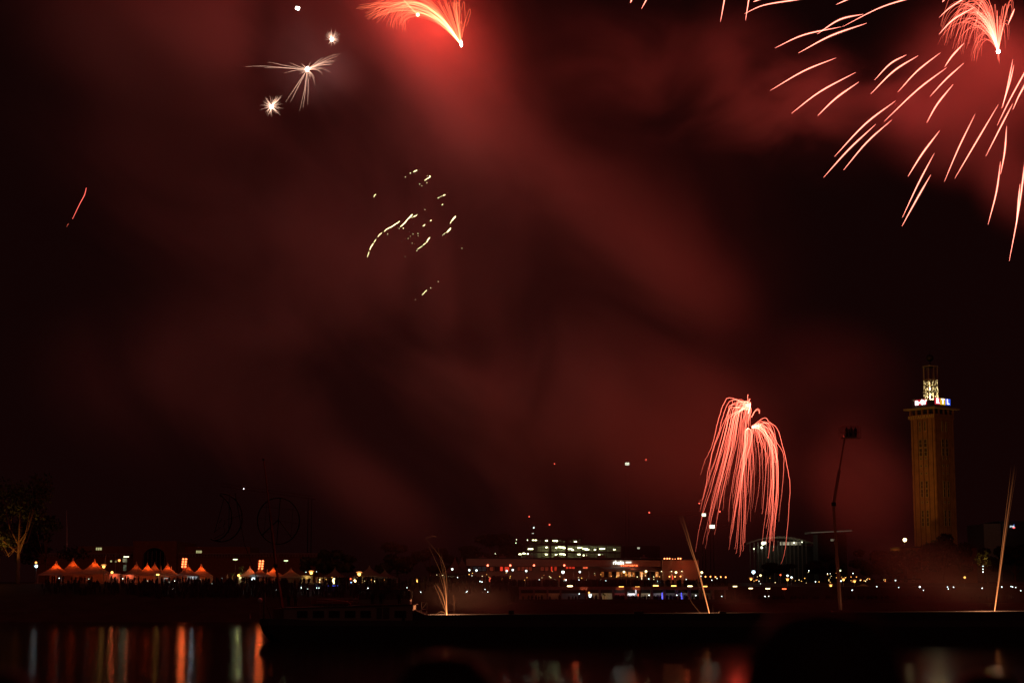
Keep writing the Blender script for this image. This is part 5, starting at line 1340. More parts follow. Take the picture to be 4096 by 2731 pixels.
# left wing windows: dim grey, red-lit, plain
M_redwin = emi("red_lit_curtain", (1.0, 0.05, 0.02), 0.75, False, var=0.3, scale=0.7)
M_dimwin = emi("dim_grey_interior", (0.5, 0.55, 0.6), 0.02, False, var=0.4)
M_dimred = emi("dim_red_interior", (1.0, 0.12, 0.05), 0.09, False, var=0.4)
for p0, p1, m_, n in ((1890, 1946, M_dimwin, 3), (1999, 2013, M_redwin, 1), (2017, 2038, M_redwin, 1), (1958, 1975, M_dimred, 1), (1978, 1997, M_glass, 1), (2068, 2130, M_dimred, 4), (2160, 2196, M_dimred, 2), (2203, 2210, M_redwin, 1), (2216, 2228, emi("mid_red_curtain", (1, 0.06, 0.02), 0.35, False, var=0.3), 1), (2262, 2300, M_redwin, 3), (2330, 2352, emi("red_bar_glow", (1, 0.14, 0.05), 0.9, True, var=0.4), 1)):
    lit_window(p0, p1, 2264, 2284 if p0 < 2260 else 2275, YR + 0.6, rest, n, m_)
for px in (1951, 2041, 2136, 2257):
    p = at(px, 2260, YR - 2.4)
    s_ = MB(); s_.ball(p, 0.26, 8, 6)
    lo = s_.build("spotlight", emi("red_spot", (1, 0.16, 0.08), 7, True), rest)
    MB().box(p.x - 0.34, p.x - 0.24, YR - 2.5, YR - 2.2, p.z - 0.2, Zr(2262)).build("spotlight_bracket", M_dark, rest)
    light('SPOT', rest, p + Vector((0.3, 0.2, 0)), (1, 0.06, 0.02), 500, 0.1, spot=110, target=p + Vector((3, 1.5, -0.3)))
# terrace front under the awning: orange rooms between mullions
M_room = emi("warm_restaurant_room", (1.0, 0.25, 0.05), 0.22, True, var=0.7, scale=1.1)
M_room2 = emi("warm_restaurant_room_bright", (1.0, 0.34, 0.09), 0.6, False, var=0.7, scale=1.4)
for k in range(15):
    p0 = 2402 + k * 15.6
    lit_window(p0, p0 + 14.8, 2284, 2308, YR - 0.2, rest, 1, rnd.choice([M_room, M_room, M_dimred, M_room2, M_glass]))
MB().box(X(2400), X(2644), YR - 0.1, YR + 0.2, 8.5, Zr(2268)).build("terrace_wall", M_rwall, rest)
awn = MB(); n = 26
for k in range(n):
    u0, u1 = k / n, (k + 1) / n
    a, b_ = X(2392) + (X(2600) - X(2392)) * u0, X(2392) + (X(2600) - X(2392)) * u1
    c_, d_ = X(2424) + (X(2622) - X(2424)) * u0, X(2424) + (X(2622) - X(2424)) * u1
    zt, zb = Zr(2266), zat(2281, YR - 7)
    awn.extrude([(a, YR - 2.6, zt), (b_, YR - 2.6, zt), (d_, YR - 7, zb), (c_, YR - 7, zb)], (0, 0, 0.03))
awn.box(X(2424, YR - 7), X(2622, YR - 7), YR - 7.06, YR - 7, zb - 0.25, zb + 0.02)
awn.build("awning", M_tentd, rest)
for px in (2430, 2490, 2552, 2618): MB().box(X(px, YR - 6.9) - 0.05, X(px, YR - 6.9) + 0.05, YR - 6.9, YR - 6.8, 8.5, zb - 0.01).build("awning_post", M_dark, rest)
# roof lamps and wall sconces on the end wing
for px in (2658, 2669, 2678, 2690, 2701, 2713, 2722):
    p = at(px, 2241, YR - 2.9); r = 0.1 if px in (2690, 2701) else 0.19
    MB().ball(Vector((p.x, p.y, Zr(2240) + 0.22 + r)), r, 8, 6).build("roof_lamp", emi("orange_red_bulb", (1, 0.25, 0.08), 6, True), rest)
for px in (2646, 2686, 2727):
    p = at(px, 2279, YR - 2.95)
    MB().box(p.x - 0.13, p.x + 0.13, YR - 3.1, YR - 2.8, p.z - 0.25, p.z + 0.25).build("wall_sconce", M_dark, rest)
    MB().box(p.x - 0.1, p.x + 0.1, YR - 3.08, YR - 2.86, p.z - 0.33, p.z - 0.253).build("sconce_lamp", emi("sconce_glow", (1, 0.75, 0.4), 8, True), rest)
    light('SPOT', rest, p + Vector((0, -0.2, 0.3)), (1, 0.5, 0.2), 60, 0.05, spot=34, target=p + Vector((0, -0.02, 4)))
    light('SPOT', rest, p + Vector((0, -0.2, -0.4)), (1, 0.6, 0.3), 40, 0.05, spot=60, target=p + Vector((0, 0.05, -4)))
light('POINT', rest, at(2740, 2262, YR - 6), (1, 0.13, 0.04), 120, 0.3)
light('POINT', rest, at(2300, 2235, YR - 12), (1, 0.09, 0.025), 120, 0.5)
light('POINT', rest, at(2530, 2268, YR - 5.5), (1, 0.2, 0.08), 30, 0.3)
# its red lamps on the terrace
for px, py, lab in ((2678, 2305, "red globe on the terrace below the first wall sconce"), (2700, 2305, "red globe on the terrace below the pale lamp with red bulbs"), (2722, 2304, "red globe on the terrace below the third wall sconce"), (2822, 2305, "red globe nearest the leaning spark fountain under the pergola"), (2842, 2305, "second red globe under the pergola"), (2862, 2306, "third red globe under the pergola"), (2883, 2306, "fourth red globe at the pergola end"), (2903, 2307, "faint last red globe past the pergola")):
    p = at(px, py, 445); t_ = thing("terrace_lamp", lab, "lamp", (p.x, 445, 7.8), group="red globe lamps on the terrace")
    MB().ball(p, 0.17, 8, 6).build("lamp_globe", lampmat("O", 5), t_)
    MB().tube([(p.x, 445, 7.8), (p.x, 445, p.z)], 0.03, 5).build("post", M_dark, t_)
cone = thing("flame_lamp", "narrow red glowing cone lamp below the second wall sconce", "lamp", at(2690, 2322, 444))
MB().lathe(at(2690, 2316, 444), [(0.16, 0), (0.14, 0.3), (0.05, 1.1)], 8).build("lamp_cone", emi("red_cone", (1, 0.08, 0.04), 1.3, True), cone)
cone = thing("flame_lamp", "narrow pale glowing torch below the awning's far end", "lamp", at(2567, 2322, 444))
MB().lathe(at(2567, 2316, 444), [(0.14, 0), (0.12, 0.5), (0.04, 1.7)], 8).build("lamp_cone", emi("pale_torch", (1, 0.6, 0.3), 1.6, True), cone)
rl = thing("light_figure", "small red glowing figure panel on the dark terrace near the first red spotlight", "light panel", at(1960, 2327, 440))
MB().extrude([at(1956, 2309, 440), at(1964, 2309, 440), at(1965, 2322, 440), at(1960, 2327, 440), at(1955, 2322, 440)], (0, 0.2, 0)).build("panel", emi("red_panel", (1, 0.12, 0.06), 0.9, True, var=0.5, scale=3), rl)
# restaurant sign
sg = thing("restaurant_sign", "two-line illuminated sign, white word over spaced red word, on the restaurant roof band", "sign", at(2500, 2262, YR - 2.7))
M_sw = emi("sign_white", (0.9, 1.0, 0.88), 3.0, True); M_sr = emi("sign_red", (1, 0.14, 0.04), 5.0, True)
def sgn(s, px, py, h, m_, sp, bold):
    p = at(px, py, YR - 2.75) - Vector(sg.location)
    text_mesh(s, h, 0.05, m_, "lettering", sg, p, (R(90), 0, 0), sp, bold)
sgn("rhein", 2474, 2249, 1.35, M_sw, 1.0, 0.02)
sgn("terrassen", 2517, 2260, 0.62, M_sr, 1.75, 0.03)
f_ = MB()
for k in range(4):
    p = at(2505.5 + 5.6 * k, 2248, YR - 2.75)
    for (x0, x1, z0_, z1_) in ((-.15, .15, .1, .16), (-.15, .15, -.16, -.1), (-.15, -.09, -.1, .1), (.09, .15, -.1, .1)): f_.box(p.x + x0, p.x + x1, p.y - 0.05, p.y + 0.05, p.z + z0_, p.z + z1_)
f_.build("square_marks", M_sw, sg)

pw = MB().box(0.5, xat(4300, 411), 410.8, 411.1, 3.8, 4.82)
for k in range(14): pw.box(0.5 + 9.6 * k, 0.9 + 9.6 * k, 410.7, 410.799, 3.8, 4.9)
tag(pw.build("promenade_wall", M_roof, None, loc=(60, 411, 3.9)), "low dark parapet wall along the riverside walk in front of the arcade", "wall")
# riverside arcade under the terrace
YA = 427
arc = thing("riverside_arcade", "low concrete arcade under the terrace, its bays lit white, beige and blue", "arcade", (xat(2480, YA), YA, 3.95))
xa0, xa1 = xat(2075, YA, 2360), xat(2905, YA, 2360)
MB().box(xa0, xa1, 423.4, 435.9, 7.36, 7.62).build("roof_slab", M_conc, arc)
MB().box(xa0, xa1, 423.3, 423.39, 6.95, 7.66).build("fascia", M_conc, arc)
for px in (2080, 2136, 2190, 2242, 2346, 2398, 2452, 2503, 2557, 2606, 2656, 2705, 2755, 2800, 2850, 2900):
    x = xat(px, 424.2, 2370); MB().box(x - 0.22, x + 0.22, 424.0, 424.5, 3.9, 7.355).build("pier", M_conc, arc)
BAY = [(2082, 2134, (1, 0.14, 0.04), 0.016), (2138, 2188, (1, 0.2, 0.07), 0.03), (2192, 2240, (1, 0.24, 0.1), 0.05), (2244, 2344, (0.6, 0.55, 0.6), 0.035), (2346, 2398, (1, 0.5, 0.25), 0.12), (2400, 2450, (1, 0.45, 0.15), 0.05), (2454, 2501, (0.9, 0.12, 0.12), 0.10), (2506, 2545, (0.92, 0.9, 1.0), 1.3), (2547, 2556, (1, 0.3, 0.2), 0.1),
       (2560, 2604, (1, 0.72, 0.45), 0.16), (2608, 2654, (0.9, 0.75, 0.6), 0.13), (2658, 2703, (0.8, 0.7, 0.6), 0.06), (2707, 2753, (0.75, 0.7, 0.62), 0.07), (2757, 2798, (0.8, 0.7, 0.5), 0.035), (2802, 2848, (0.8, 0.5, 0.3), 0.015)]
for i, (p0, p1, c, s) in enumerate(BAY):
    a, b_ = at(p0, 2394, 431.5), at(p1, 2371, 431.5)
    MB().box(a.x, b_.x, 431.5, 431.6, 3.97, b_.z).build("bay_wall", M_white, arc)
    light('POINT', arc, Vector(((a.x + b_.x) / 2, 429.6, 6.7)), c, s * 170, 0.3)
for i in range(len(BAY) + 1):
    px = (BAY[i][0] if i < len(BAY) else BAY[-1][1] + 2) - 1
    x = xat(px, 428, 2370)
    MB().box(x - 0.08, x + 0.08, 424.52, 431.49, 3.97, 7.35).build("party_wall", M_conc, arc)
for px, c in ((2425, (0.15, 0.4, 1)), (2640, (0.08, 0.08, 1)), (2651, (0.1, 0.1, 1)), (2690, (0.05, 0.07, 1)), (2728, (0.05, 0.08, 1))):
    p = at(px, 2366, 424.9)
    MB().box(p.x - 0.3, p.x + 0.3, 424.6, 424.75, 7.2, 7.33).build("spot_lamp", emi("blue_spot_%d" % px, c, 3, True), arc)
    light('POINT', arc, Vector((p.x, 425.2, 6.95)), c, 11, 0.1)
for px in (2651, 2728):
    a = at(px, 2392, 426.5)
    MB().tube([(a.x, 426.5, 4.0), (a.x - 0.1, 426.5, 5.2), (a.x - 0.15, 426.5, 6.3)], [0.14, 0.17, 0.1], 6).build("blue_light_column", emi("blue_column", (0.12, 0.12, 1), 1.6, True, var=0.6, scale=4), arc)
for px, c, s in ((2335, (1, 0.16, 0.06), 22), (2480, (1, 0.15, 0.06), 20), (2545, (1, 0.16, 0.06), 20)):
    light('SPOT', arc, Vector((xat(px, 422.6, 2370), 421.8, 6.0)), c, s * 6, 0.1, spot=60, target=(xat(px, 423.4, 2360), 423.4, 7.3))
scn = thing("glowing_screen", "tall white glowing screen under the orange lamp in the arcade", "screen", at(2360, 2394, 427.6))
a, b_ = at(2355, 2388, 427.6), at(2366, 2374, 427.6)
MB().box(a.x, b_.x, 427.5, 427.6, a.z, b_.z).build("screen_panel", emi("cold_screen", (0.85, 1, 0.95), 2.2, True), scn)
MB().box(a.x - 0.05, b_.x + 0.05, 427.62, 427.7, 3.96, b_.z + 0.05).build("screen_frame", M_dark, scn)

# car park
YK = 575
kp = thing("car_park", "open-sided multi-storey car park with greenish lit decks above the restaurant", "car park", (xat(2290, YK), YK, 9))
kx = lambda px: xat(px, YK, 2190)
kz = lambda py: zat(py, YK)
for (p0, p1, pt, pb) in ((2122, 2330, 2150, 2157), (2104, 2490, 2173, 2181), (2084, 2490, 2205, 2210), (2084, 2490, 2229, 2234)):
    MB().box(kx(p0), kx(p1), YK, YK + 26, kz(pb), kz(pt)).build("deck_slab", M_roof, kp)
M_kw = mat("car_park_concrete", (0.5, 0.5, 0.42), 0.9, 0.2, 0.4)
for (p0, p1, pt, pb) in ((2122, 2330, 2157, 2173), (2104, 2490, 2181, 2205), (2084, 2490, 2210, 2229)):
    MB().box(kx(p0), kx(p1), YK + 9, YK + 9.3, kz(pb) + 0.01, kz(pt) - 0.01).build("inner_wall", M_kw, kp)
    f_ = MB()
    for j in range(3): f_.box(kx(p0), kx(p1), YK - 0.06, YK - 0.01, kz(pb) + 0.25 + 0.42 * j, kz(pb) + 0.33 + 0.42 * j)
    f_.build("guard_rail", M_dark, kp)
for i, px in enumerate((2105, 2137, 2165, 2201, 2232, 2266, 2296, 2325, 2356, 2390, 2425, 2460, 2488)):
    w_ = 0.75 if i in (3, 5) else 0.2
    MB().box(kx(px) - w_ / 2, kx(px) + w_ / 2, YK - 0.3, YK - 0.1, 9, kz(2157 if 2122 < px < 2330 else 2175)).build("column", M_roof, kp)
M_kl = emi("car_park_tube", (0.95, 1.0, 0.5), 9, True)
for (px, py, w_) in ((2138, 2159, 1.0), (2186, 2161, .5), (2220, 2162, 1.0), (2227, 2163, .4), (2301, 2165, .7), (2122, 2195, 1.1), (2236, 2187, .6), (2249, 2188, 1.0), (2260, 2191, .9), (2281, 2195, .9), (2290, 2198, .5), (2319, 2190, 1.0), (2340, 2193, 1.0), (2349, 2197, 1.0), (2409, 2194, 1.1),
                     (2081, 2215, .7), (2094, 2212, .8), (2121, 2223, 1.1), (2248, 2215, 1.0), (2261, 2218, .8), (2316, 2216, .6), (2339, 2220, .8), (2401, 2218, .9), (2112, 2214, .4), (2185, 2216, .5), (2225, 2217, .5), (2186, 2188, .4), (2225, 2190, .4), (2380, 2197, .4), (2458, 2197, .5)):
    p = at(px, py, YK + 1.5)
    MB().box(p.x - w_ * 0.75, p.x + w_ * 0.75, YK + 1.4, YK + 1.6, p.z - 0.17, p.z + 0.17).build("tube_lamp", M_kl, kp)
for (px, py) in ((2130, 2195), (2180, 2194), (2240, 2194), (2130, 2219), (2180, 2219), (2240, 2219), (2300, 2195), (2340, 2195)):
    light('POINT', kp, at(px, py, YK + 4.5), (0.95, 0.95, 0.4), 95 if px < 2260 else 30, 0.5)
tp_ = hb(2125, 2150, 2135, YK + 4, 6, M_roof, "stair_tower", kp, z0=9)
lit_window(2126, 2137, 2130, 2134, YK + 3.95, kp, 1, emi("stair_light", (1, 1, 0.8), 1.6, False)); lit_window(2132, 2138, 2106, 2113, YK + 3.95, kp, 1, emi("stair_light_cold", (0.85, 1, 0.9), 3, False))
MB().box(kx(2129), kx(2142), YK + 4, YK + 8, kz(2135), kz(2102)).build("stair_head", M_roof, kp)
# small far lights beside the car park
for (px, py) in ((1955, 2161), (2064, 2171), (2066, 2157), (2036, 2185), (2022, 2192), (2096, 2184), (2034, 2212), (1992, 2217), (1981, 2214), (2062, 2226), (2078, 2195), (2110, 2159)):
    p = at(px, py, 640)
    tag(MB().ball(p, rnd.uniform(0.12, 0.24), 6, 5).build("window_light", emi("far_window_light", (0.95, 1, 0.6), 3, False), None, loc=p), "tiny far lit window among the dark trees beside the car park", "lit window", "far windows beside the car park")
of = thing("office_block", "dark far block showing one two-pane lit window past the car park", "office block", (xat(2560, 700), 700, 10))
hb(2500, 2640, 2182, 700, 20, M_roof, "block_wall", of, 9); lit_window(2549, 2559, 2187, 2195, 699.9, of, 2, emi("pale_lit_window", (1, 1, 0.7), 0.7, False))

# tower cranes with lit sign boxes
def crane(label, mast_px, jib0, jib1, jib_py, Y, sign=None, reds=(), tilt=0):
    p = at(mast_px, jib_py, Y); z0 = gz(p.x, Y)
    t_ = thing("tower_crane", label, "crane", (p.x, Y, z0), group="tower cranes beyond the far bank")
    m_ = MB(); s = 0.7
    for sx in (-s, s):
        for sy in (-s, s): m_.tube([(p.x + sx, Y + sy, z0), (p.x + sx, Y + sy, p.z)], 0.09, 4)
    n = int((p.z - z0) / 2.2)
    for k in range(n):
        za, zb = z0 + (p.z - z0) * k / n, z0 + (p.z - z0) * (k + 1) / n
        m_.tube([(p.x - s, Y - s, za), (p.x + s, Y - s, zb)], 0.05, 3)
    m_.build("mast", M_dark, t_)
    j_ = MB(); a, b_ = at(jib0[0], jib0[1], Y), at(jib1[0], jib1[1], Y)
    for dz, dy in ((0, -0.5), (0, 0.5), (1.2, 0)): j_.tube([a + Vector((0, dy, dz)), b_ + Vector((0, dy, dz))], 0.09, 4)
    n = 24
    for k in range(n):
        q0, q1 = a + (b_ - a) * k / n, a + (b_ - a) * (k + 1) / n
        j_.tube([q0 + Vector((0, -0.5, 0)), (q0 + q1) / 2 + Vector((0, 0, 1.2)), q1 + Vector((0, -0.5, 0))], 0.05, 3)
    j_.build("jib", M_boomred, t_)
    if sign:
        a, b_ = at(sign[0], sign[3], Y), at(sign[2], sign[1], Y)
        MB().box(a.x, b_.x, Y - 1.2, Y - 0.9, a.z, b_.z).build("sign_box", emi("crane_sign_glow", (0.95, 1, 0.72), 3, False), t_)
        MB().box(a.x - 0.1, b_.x + 0.1, Y - 0.88, Y - 0.7, a.z - 0.1, b_.z + 0.1).build("sign_back", M_dark, t_)
    for (rx, ry) in reds:
        q_ = at(rx, ry, Y - 0.6)
        MB().ball(q_, 0.3, 8, 6).build("warning_lamp", emi("red_warning_lamp", (1, 0.1, 0.06), 5, False), t_)
        MB().tube([q_ + Vector((0, 0.1, -1.5)), q_], 0.05, 4).build("lamp_bracket", M_dark, t_)
crane("distant tower crane with the highest lit sign box, red lamps at both jib ends", 2507, (2216, 1862), (2590, 1847), 1855, 800, (2500, 1850, 2516, 1860), ((2218, 1854), (2584, 1838)))
crane("distant tower crane with lit sign box touching the weeping firework", 2814, (2592, 2062), (2830, 2058), 2060, 800, (2807, 2053, 2822, 2064), ((2797, 2012), (2597, 2049)))
crane("distant tower crane with the lowest lit sign box under the weeping firework", 2847, (2780, 2112), (2990, 2104), 2108, 760, (2838, 2099, 2857, 2112), ((2879, 2045),))
crane("distant dark tower crane with two red lamps above the car park", 2117, (2060, 2074), (2205, 2106), 2072, 800, None, ((2117, 2065), (2198, 2097)))
crane("distant crane with a long dim red jib behind the set-piece frames", 1240, (884, 1944), (1262, 1996), 1992, 700, None, ())
MBp = at(975, 1954, 699)
tag(MB().ball(MBp, 0.2, 8, 6).build("jib_lamp", emi("jib_white", (0.9, 1, 1), 5, False), None, loc=MBp), "tiny white lamp on the long dim red jib", "lamp")

# arena and flat pavilion beyond the weeping firework
YN = 900
ar = thing("arena", "distant arena with a lit shallow curved roof under the weeping firework", "arena", (xat(3120, YN), YN, 10))
rf = MB(); top = []
for k in range(21):
    u = k / 20; px = 2985 + 275 * u; py = 2172 - 26 * math.sin(math.pi * min(1, u * 1.05)) ** 0.8 - 4 * u
    top.append((px, py))
for (a, b_) in zip(top, top[1:]):
    p, q_ = at(*a, YN), at(*b_, YN)
    rf.extrude([p, q_, q_ - Vector((0, 0, 0.7)), p - Vector((0, 0, 0.7))], (0, 40, 0))
rf.build("curved_roof", mat("pale_roof", (0.5, 0.48, 0.4), 0.6, 0.15, 0.2), ar)
for k in range(15):
    px = 3000 + 16 * k; p = at(px, 2166, YN + 2)
    MB().box(p.x - 0.25, p.x + 0.25, YN + 2, YN + 2.5, 10, at(px, 2160 if 3 < k < 13 else 2168, YN).z).build("roof_strut", M_steel, ar)
MB().box(at(2995, 0, YN).x, at(3240, 0, YN).x, YN + 12, YN + 13, 10, zat(2180, YN)).build("bowl_wall", M_roof, ar)
MB().box(at(3080, 0, YN).x, at(3160, 0, YN).x, YN + 5, YN + 5.2, zat(2178, YN), zat(2165, YN)).build("glazed_front", emi("arena_glazing", (1, 0.9, 0.6), 0.25, True, var=0.7, scale=0.5), ar)
for (px, py, r) in ((3052, 2172, 0.9), (3047, 2189, 0.6), (3016, 2194, 0.35), (3060, 2170, .6), (3176, 2170, .4), (3208, 2167, .3)):
    MB().ball(at(px, py, YN + 1), r, 8, 6).build("lamp_globe", emi("arena_lamp", (0.95, 1, 0.65), 3, True), ar)
light('POINT', ar, at(3090, 2185, YN + 3), (1, 0.95, 0.6), 160, 1)
light('POINT', ar, at(3110, 2120, YN - 12), (1, 0.9, 0.65), 420, 1)
pv = thing("pavilion", "distant flat-roofed pavilion with a pale lit roof edge between arena and boom", "pavilion", (xat(3320, 880), 880, 10))
a, b_ = at(3244, 2132, 880), at(3408, 2124, 880)
MB().extrude([(a.x, 880, a.z), (b_.x, 880, b_.z), (b_.x, 880, b_.z + 0.9), (a.x, 880, a.z + 0.9)], (0, 20, 0)).build("flat_roof", M_conc, pv)
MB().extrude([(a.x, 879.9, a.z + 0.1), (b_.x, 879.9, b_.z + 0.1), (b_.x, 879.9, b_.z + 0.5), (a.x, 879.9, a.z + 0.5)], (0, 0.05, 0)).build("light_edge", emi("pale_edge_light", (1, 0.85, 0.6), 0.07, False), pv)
MB().box(a.x + 4, b_.x - 2, 884, 898, 10, a.z).build("pavilion_wall", M_roof, pv)
lit_window(3322, 3334, 2154, 2164, 883.9, pv, 2, emi("pavilion_window", (1, 0.9, 0.6), 0.15, False)); lit_window(3337, 3340, 2155, 2159, 883.9, pv, 1, emi("pavilion_window2", (1, 0.9, 0.6), 0.6, False))

# office block with the small coloured sign beyond the tower
ob = thing("office_block", "dim pale office block at the edge of the view past the tower", "office block", (xat(4000, 820), 820, 10))
MB().box(xat(3942, 820), xat(4010, 820), 820, 850, 10, zat(2093, 820)).build("block_wall", M_wall, ob)
MB().box(xat(4014, 820), xat(4220, 820), 824, 850, 10, zat(2082, 820)).build("block_wall", M_roof, ob)
light('POINT', ob, at(3965, 2110, 790), (1, 0.6, 0.35), 500, 1)
os_ = thing("roof_sign", "small lit sign with white letters and a blue and red boat mark past the tower", "sign", at(4052, 2112, 818))
text_mesh("rva", 1.7, 0.05, emi("sign_pale", (0.8, 0.95, 1), 1.2, False), "lettering", os_, at(4048.5, 2104, 818) - Vector(os_.location), (R(90), 0, 0), 1.0, 0.02)
MB().extrude([at(4053, 2109, 818), at(4057, 2109, 818), at(4056, 2095, 818)], (0, 0.1, 0)).build("sail_mark", emi("sign_blue", (0.1, 0.3, 1), 1.5, False), os_)
MB().tube([at(4051, 2108, 818), at(4055, 2111, 818), at(4060, 2108, 818)], 0.28, 6).build("hull_mark", emi("sign_redm", (1, 0.1, 0.08), 1.5, False), os_)
MB().box(at(4045, 0, 818).x, at(4061, 0, 818).x, 818.3, 818.5, 12, at(0, 2100, 818).z).build("sign_post", M_dark, os_)
# dim hut and low walls by the eastern walk
ht = thing("small_hut", "small gabled hut lit dull orange under the amber lantern", "hut", (xat(3445, 446), 446, 7.8))
a, b_ = at(3418, 2356, 446), at(3474, 2342, 446)
MB().extrude([(a.x, 446, 7.8), (b_.x, 446, 7.8), (b_.x, 446, b_.z), ((a.x + b_.x) / 2 + 0.4, 446, at(0, 2333, 446).z), (a.x, 446, b_.z - 0.3)], (0, 4, 0)).build("hut_wall", M_tent, ht)
MB().extrude([(a.x - 0.2, 445.8, b_.z - 0.28), ((a.x + b_.x) / 2 + 0.4, 445.8, at(0, 2333, 446).z + 0.03), ((a.x + b_.x) / 2 + 0.4, 445.8, at(0, 2333, 446).z + 0.13), (a.x - 0.2, 445.8, b_.z - 0.18)], (0, 4.4, 0)).build("hut_roof", M_roof, ht)
light('POINT', ht, Vector(((a.x + b_.x) / 2, 444, 9)), (1, 0.4, 0.1), 6, 0.2)
gb = thing("gatehouse", "dim low pale building behind the smoke below the tower", "gatehouse", (xat(3560, 520), 520, 9))
MB().box(xat(3500, 520), xat(3680, 520), 520, 530, 8.5, zat(2318, 520)).build("gatehouse_wall", M_wall, gb)
MB().box(xat(3498, 520), xat(3682, 520), 519.6, 530.4, zat(2318, 520), zat(2318, 520) + 0.4).build("gatehouse_roof", M_roof, gb)
for k in range(5): MB().box(xat(3520 + 32 * k, 520), xat(3534 + 32 * k, 520), 519.9, 519.98, 9.2, 11).build("gatehouse_window", M_glass, gb)
hb2 = thing("museum_hall", "broad dim brick hall in the red smoke behind the trees below the tower", "hall", (xat(3740, 600), 600, 9))
MB().box(xat(3628, 600), xat(3910, 600), 600, 625, 9, zat(2190, 600)).build("hall_wall", M_brick, hb2)
MB().box(xat(3626, 600), xat(3912, 600), 599.7, 625.3, zat(2190, 600), zat(2190, 600) + 0.5).build("hall_roof", M_roof, hb2)

# ================================================================== EXHIBITION TOWER
YTW = 650
axis = at(3735, 1900, YTW)
tower = thing("exhibition_tower", "tall square brick tower with grooved faces and a lit lattice crown", "tower", (axis.x, YTW, 9.0), rotz=R(-52.3))
hf = 5.4
zl = lambda py: zat(py, YTW) - 9.0
def lb(): return MB()
z_top = zl(1680)
b = MB(); b.box(-hf, hf, -hf, hf, -0.5, z_top)
shaft = b.build("shaft", mat("dark_groove_brick", (0.05, 0.025, 0.015), 0.95, 0.3, 1.0), tower, local=True)
pil = MB()
NP = 6
for fi in range(4):
    rot = Matrix.Rotation(fi * math.pi / 2, 3, 'Z')
    FR = (0.0, 0.085, 0.29, 0.5, 0.71, 0.915, 1.0)
    for k in range(NP):
        x0, x1 = -hf + 2 * hf * FR[k] + (0.0 if k == 0 else 0.16), -hf + 2 * hf * FR[k + 1] - (0.0 if k == NP - 1 else 0.16)
        m_ = MB(); m_.box(x0, x1, -hf - 0.16, -hf + 0.02, 0, z_top - 0.004)
        i = len(pil.v)
        for v_ in m_.v: pil.v.append(rot @ v_); pil.g.append(1)
        for f in m_.f: pil.f.append(tuple(i + j for j in f))
M_brickw = mat("warm_brown_brick", (0.36, 0.18, 0.09), 0.9, 0.5, 0.35)
pil.build("brick_strips", M_brickw, tower, local=True)
M_tpane = mat("brown_window_glass", (0.09, 0.055, 0.03), 0.3, 0.6, 0.7)
M_frm = mat("pale_window_frame", (0.46, 0.38, 0.26), 0.8, 0.15, 2)
def tower_window(face, xc, z0_, z1_, w_, tall):
    """face A is local -y, face B is local +x"""
    def box(mb, x0, x1, d0, d1, za, zb):
        if face == 'A': mb.box(x0, x1, -hf - d1, -hf - d0, za, zb)
        else: mb.box(hf + d0, hf + d1, x0, x1, za, zb)
    f_ = MB(); t_ = 0.13
    box(f_, xc - w_ / 2, xc + w_ / 2, 0.1, 0.26, z1_ - t_, z1_); box(f_, xc - w_ / 2, xc + w_ / 2, 0.1, 0.26, z0_, z0_ + t_)
    box(f_, xc - w_ / 2, xc - w_ / 2 + t_, 0.1, 0.255, z0_ + t_, z1_ - t_); box(f_, xc + w_ / 2 - t_, xc + w_ / 2, 0.1, 0.255, z0_ + t_, z1_ - t_)
    if tall:
        n = max(1, int((z1_ - z0_) / 2.4))
        for k in range(1, n + 1):
            zz = z0_ + (z1_ - z0_) * k / (n + 1); box(f_, xc - w_ / 2 + t_, xc + w_ / 2 - t_, 0.1, 0.25, zz - t_ / 2, zz + t_ / 2)
    o = f_.build("window", M_frm, tower, local=True)
    p_ = MB(); box(p_, xc - w_ / 2 + t_, xc + w_ / 2 - t_, 0.1, 0.2, z0_ + t_, z1_ - t_); p_.build("pane", M_tpane, o, local=True)
tz = lambda y: zl(1680 + y * 0.3189)
ROWS = [(30, 155, 0.8, True), (250, 350, 1.5, True), (360, 460, 1.5, True), (478, 502, 1.0, False), (568, 595, 1.0, False), (662, 688, 1.0, False), (768, 862, 1.2, True), (868, 972, 1.2, True), (1022, 1048, 1.0, False), (1132, 1220, 1.2, True), (1226, 1334, 1.2, True)]
for (y0, y1, w_, tall) in ROWS:
    for xc in (-1.13, 1.13): tower_window('A', xc, tz(y1), tz(y0), w_, tall)
    for yc in (-1.13, 1.13): tower_window('B', yc, tz(y1), tz(y0), w_, tall)
# lettering band, loggia, cornice
z_a, z_b, z_c = zl(1681), zl(1661), zl(1641)
MB().box(-hf - 0.32, hf + 0.32, -hf - 0.32, hf + 0.32, z_top, z_b).build("lettering_band", M_brickw, tower, local=True)
MB().box(-hf + 0.5, hf - 0.5, -hf + 0.5, hf - 0.5, z_b, z_c).build("loggia_wall", M_dark, tower, local=True)
f_ = MB()
for k in range(5):
    x = -hf - 0.1 + (2 * hf + 0.2) * k / 4
    for s in (-1, 1):
        f_.box(x - 0.28, x + 0.28, s * (hf + 0.05) - 0.28, s * (hf + 0.05) + 0.28, z_b, z_c)
        if 0 < k < 4: f_.box(s * (hf + 0.05) - 0.28, s * (hf + 0.05) + 0.28, x - 0.28, x + 0.28, z_b, z_c)
f_.build("loggia_pillars", M_brickw, tower, local=True)
M_corn = mat("pale_cornice", (0.5, 0.42, 0.28), 0.8, 0.15, 1)
MB().box(-hf - 1.9, hf + 1.9, -hf - 1.9, hf + 1.9, z_c, z_c + 0.55).build("cornice", M_corn, tower, local=True)
z_d = zl(1598)
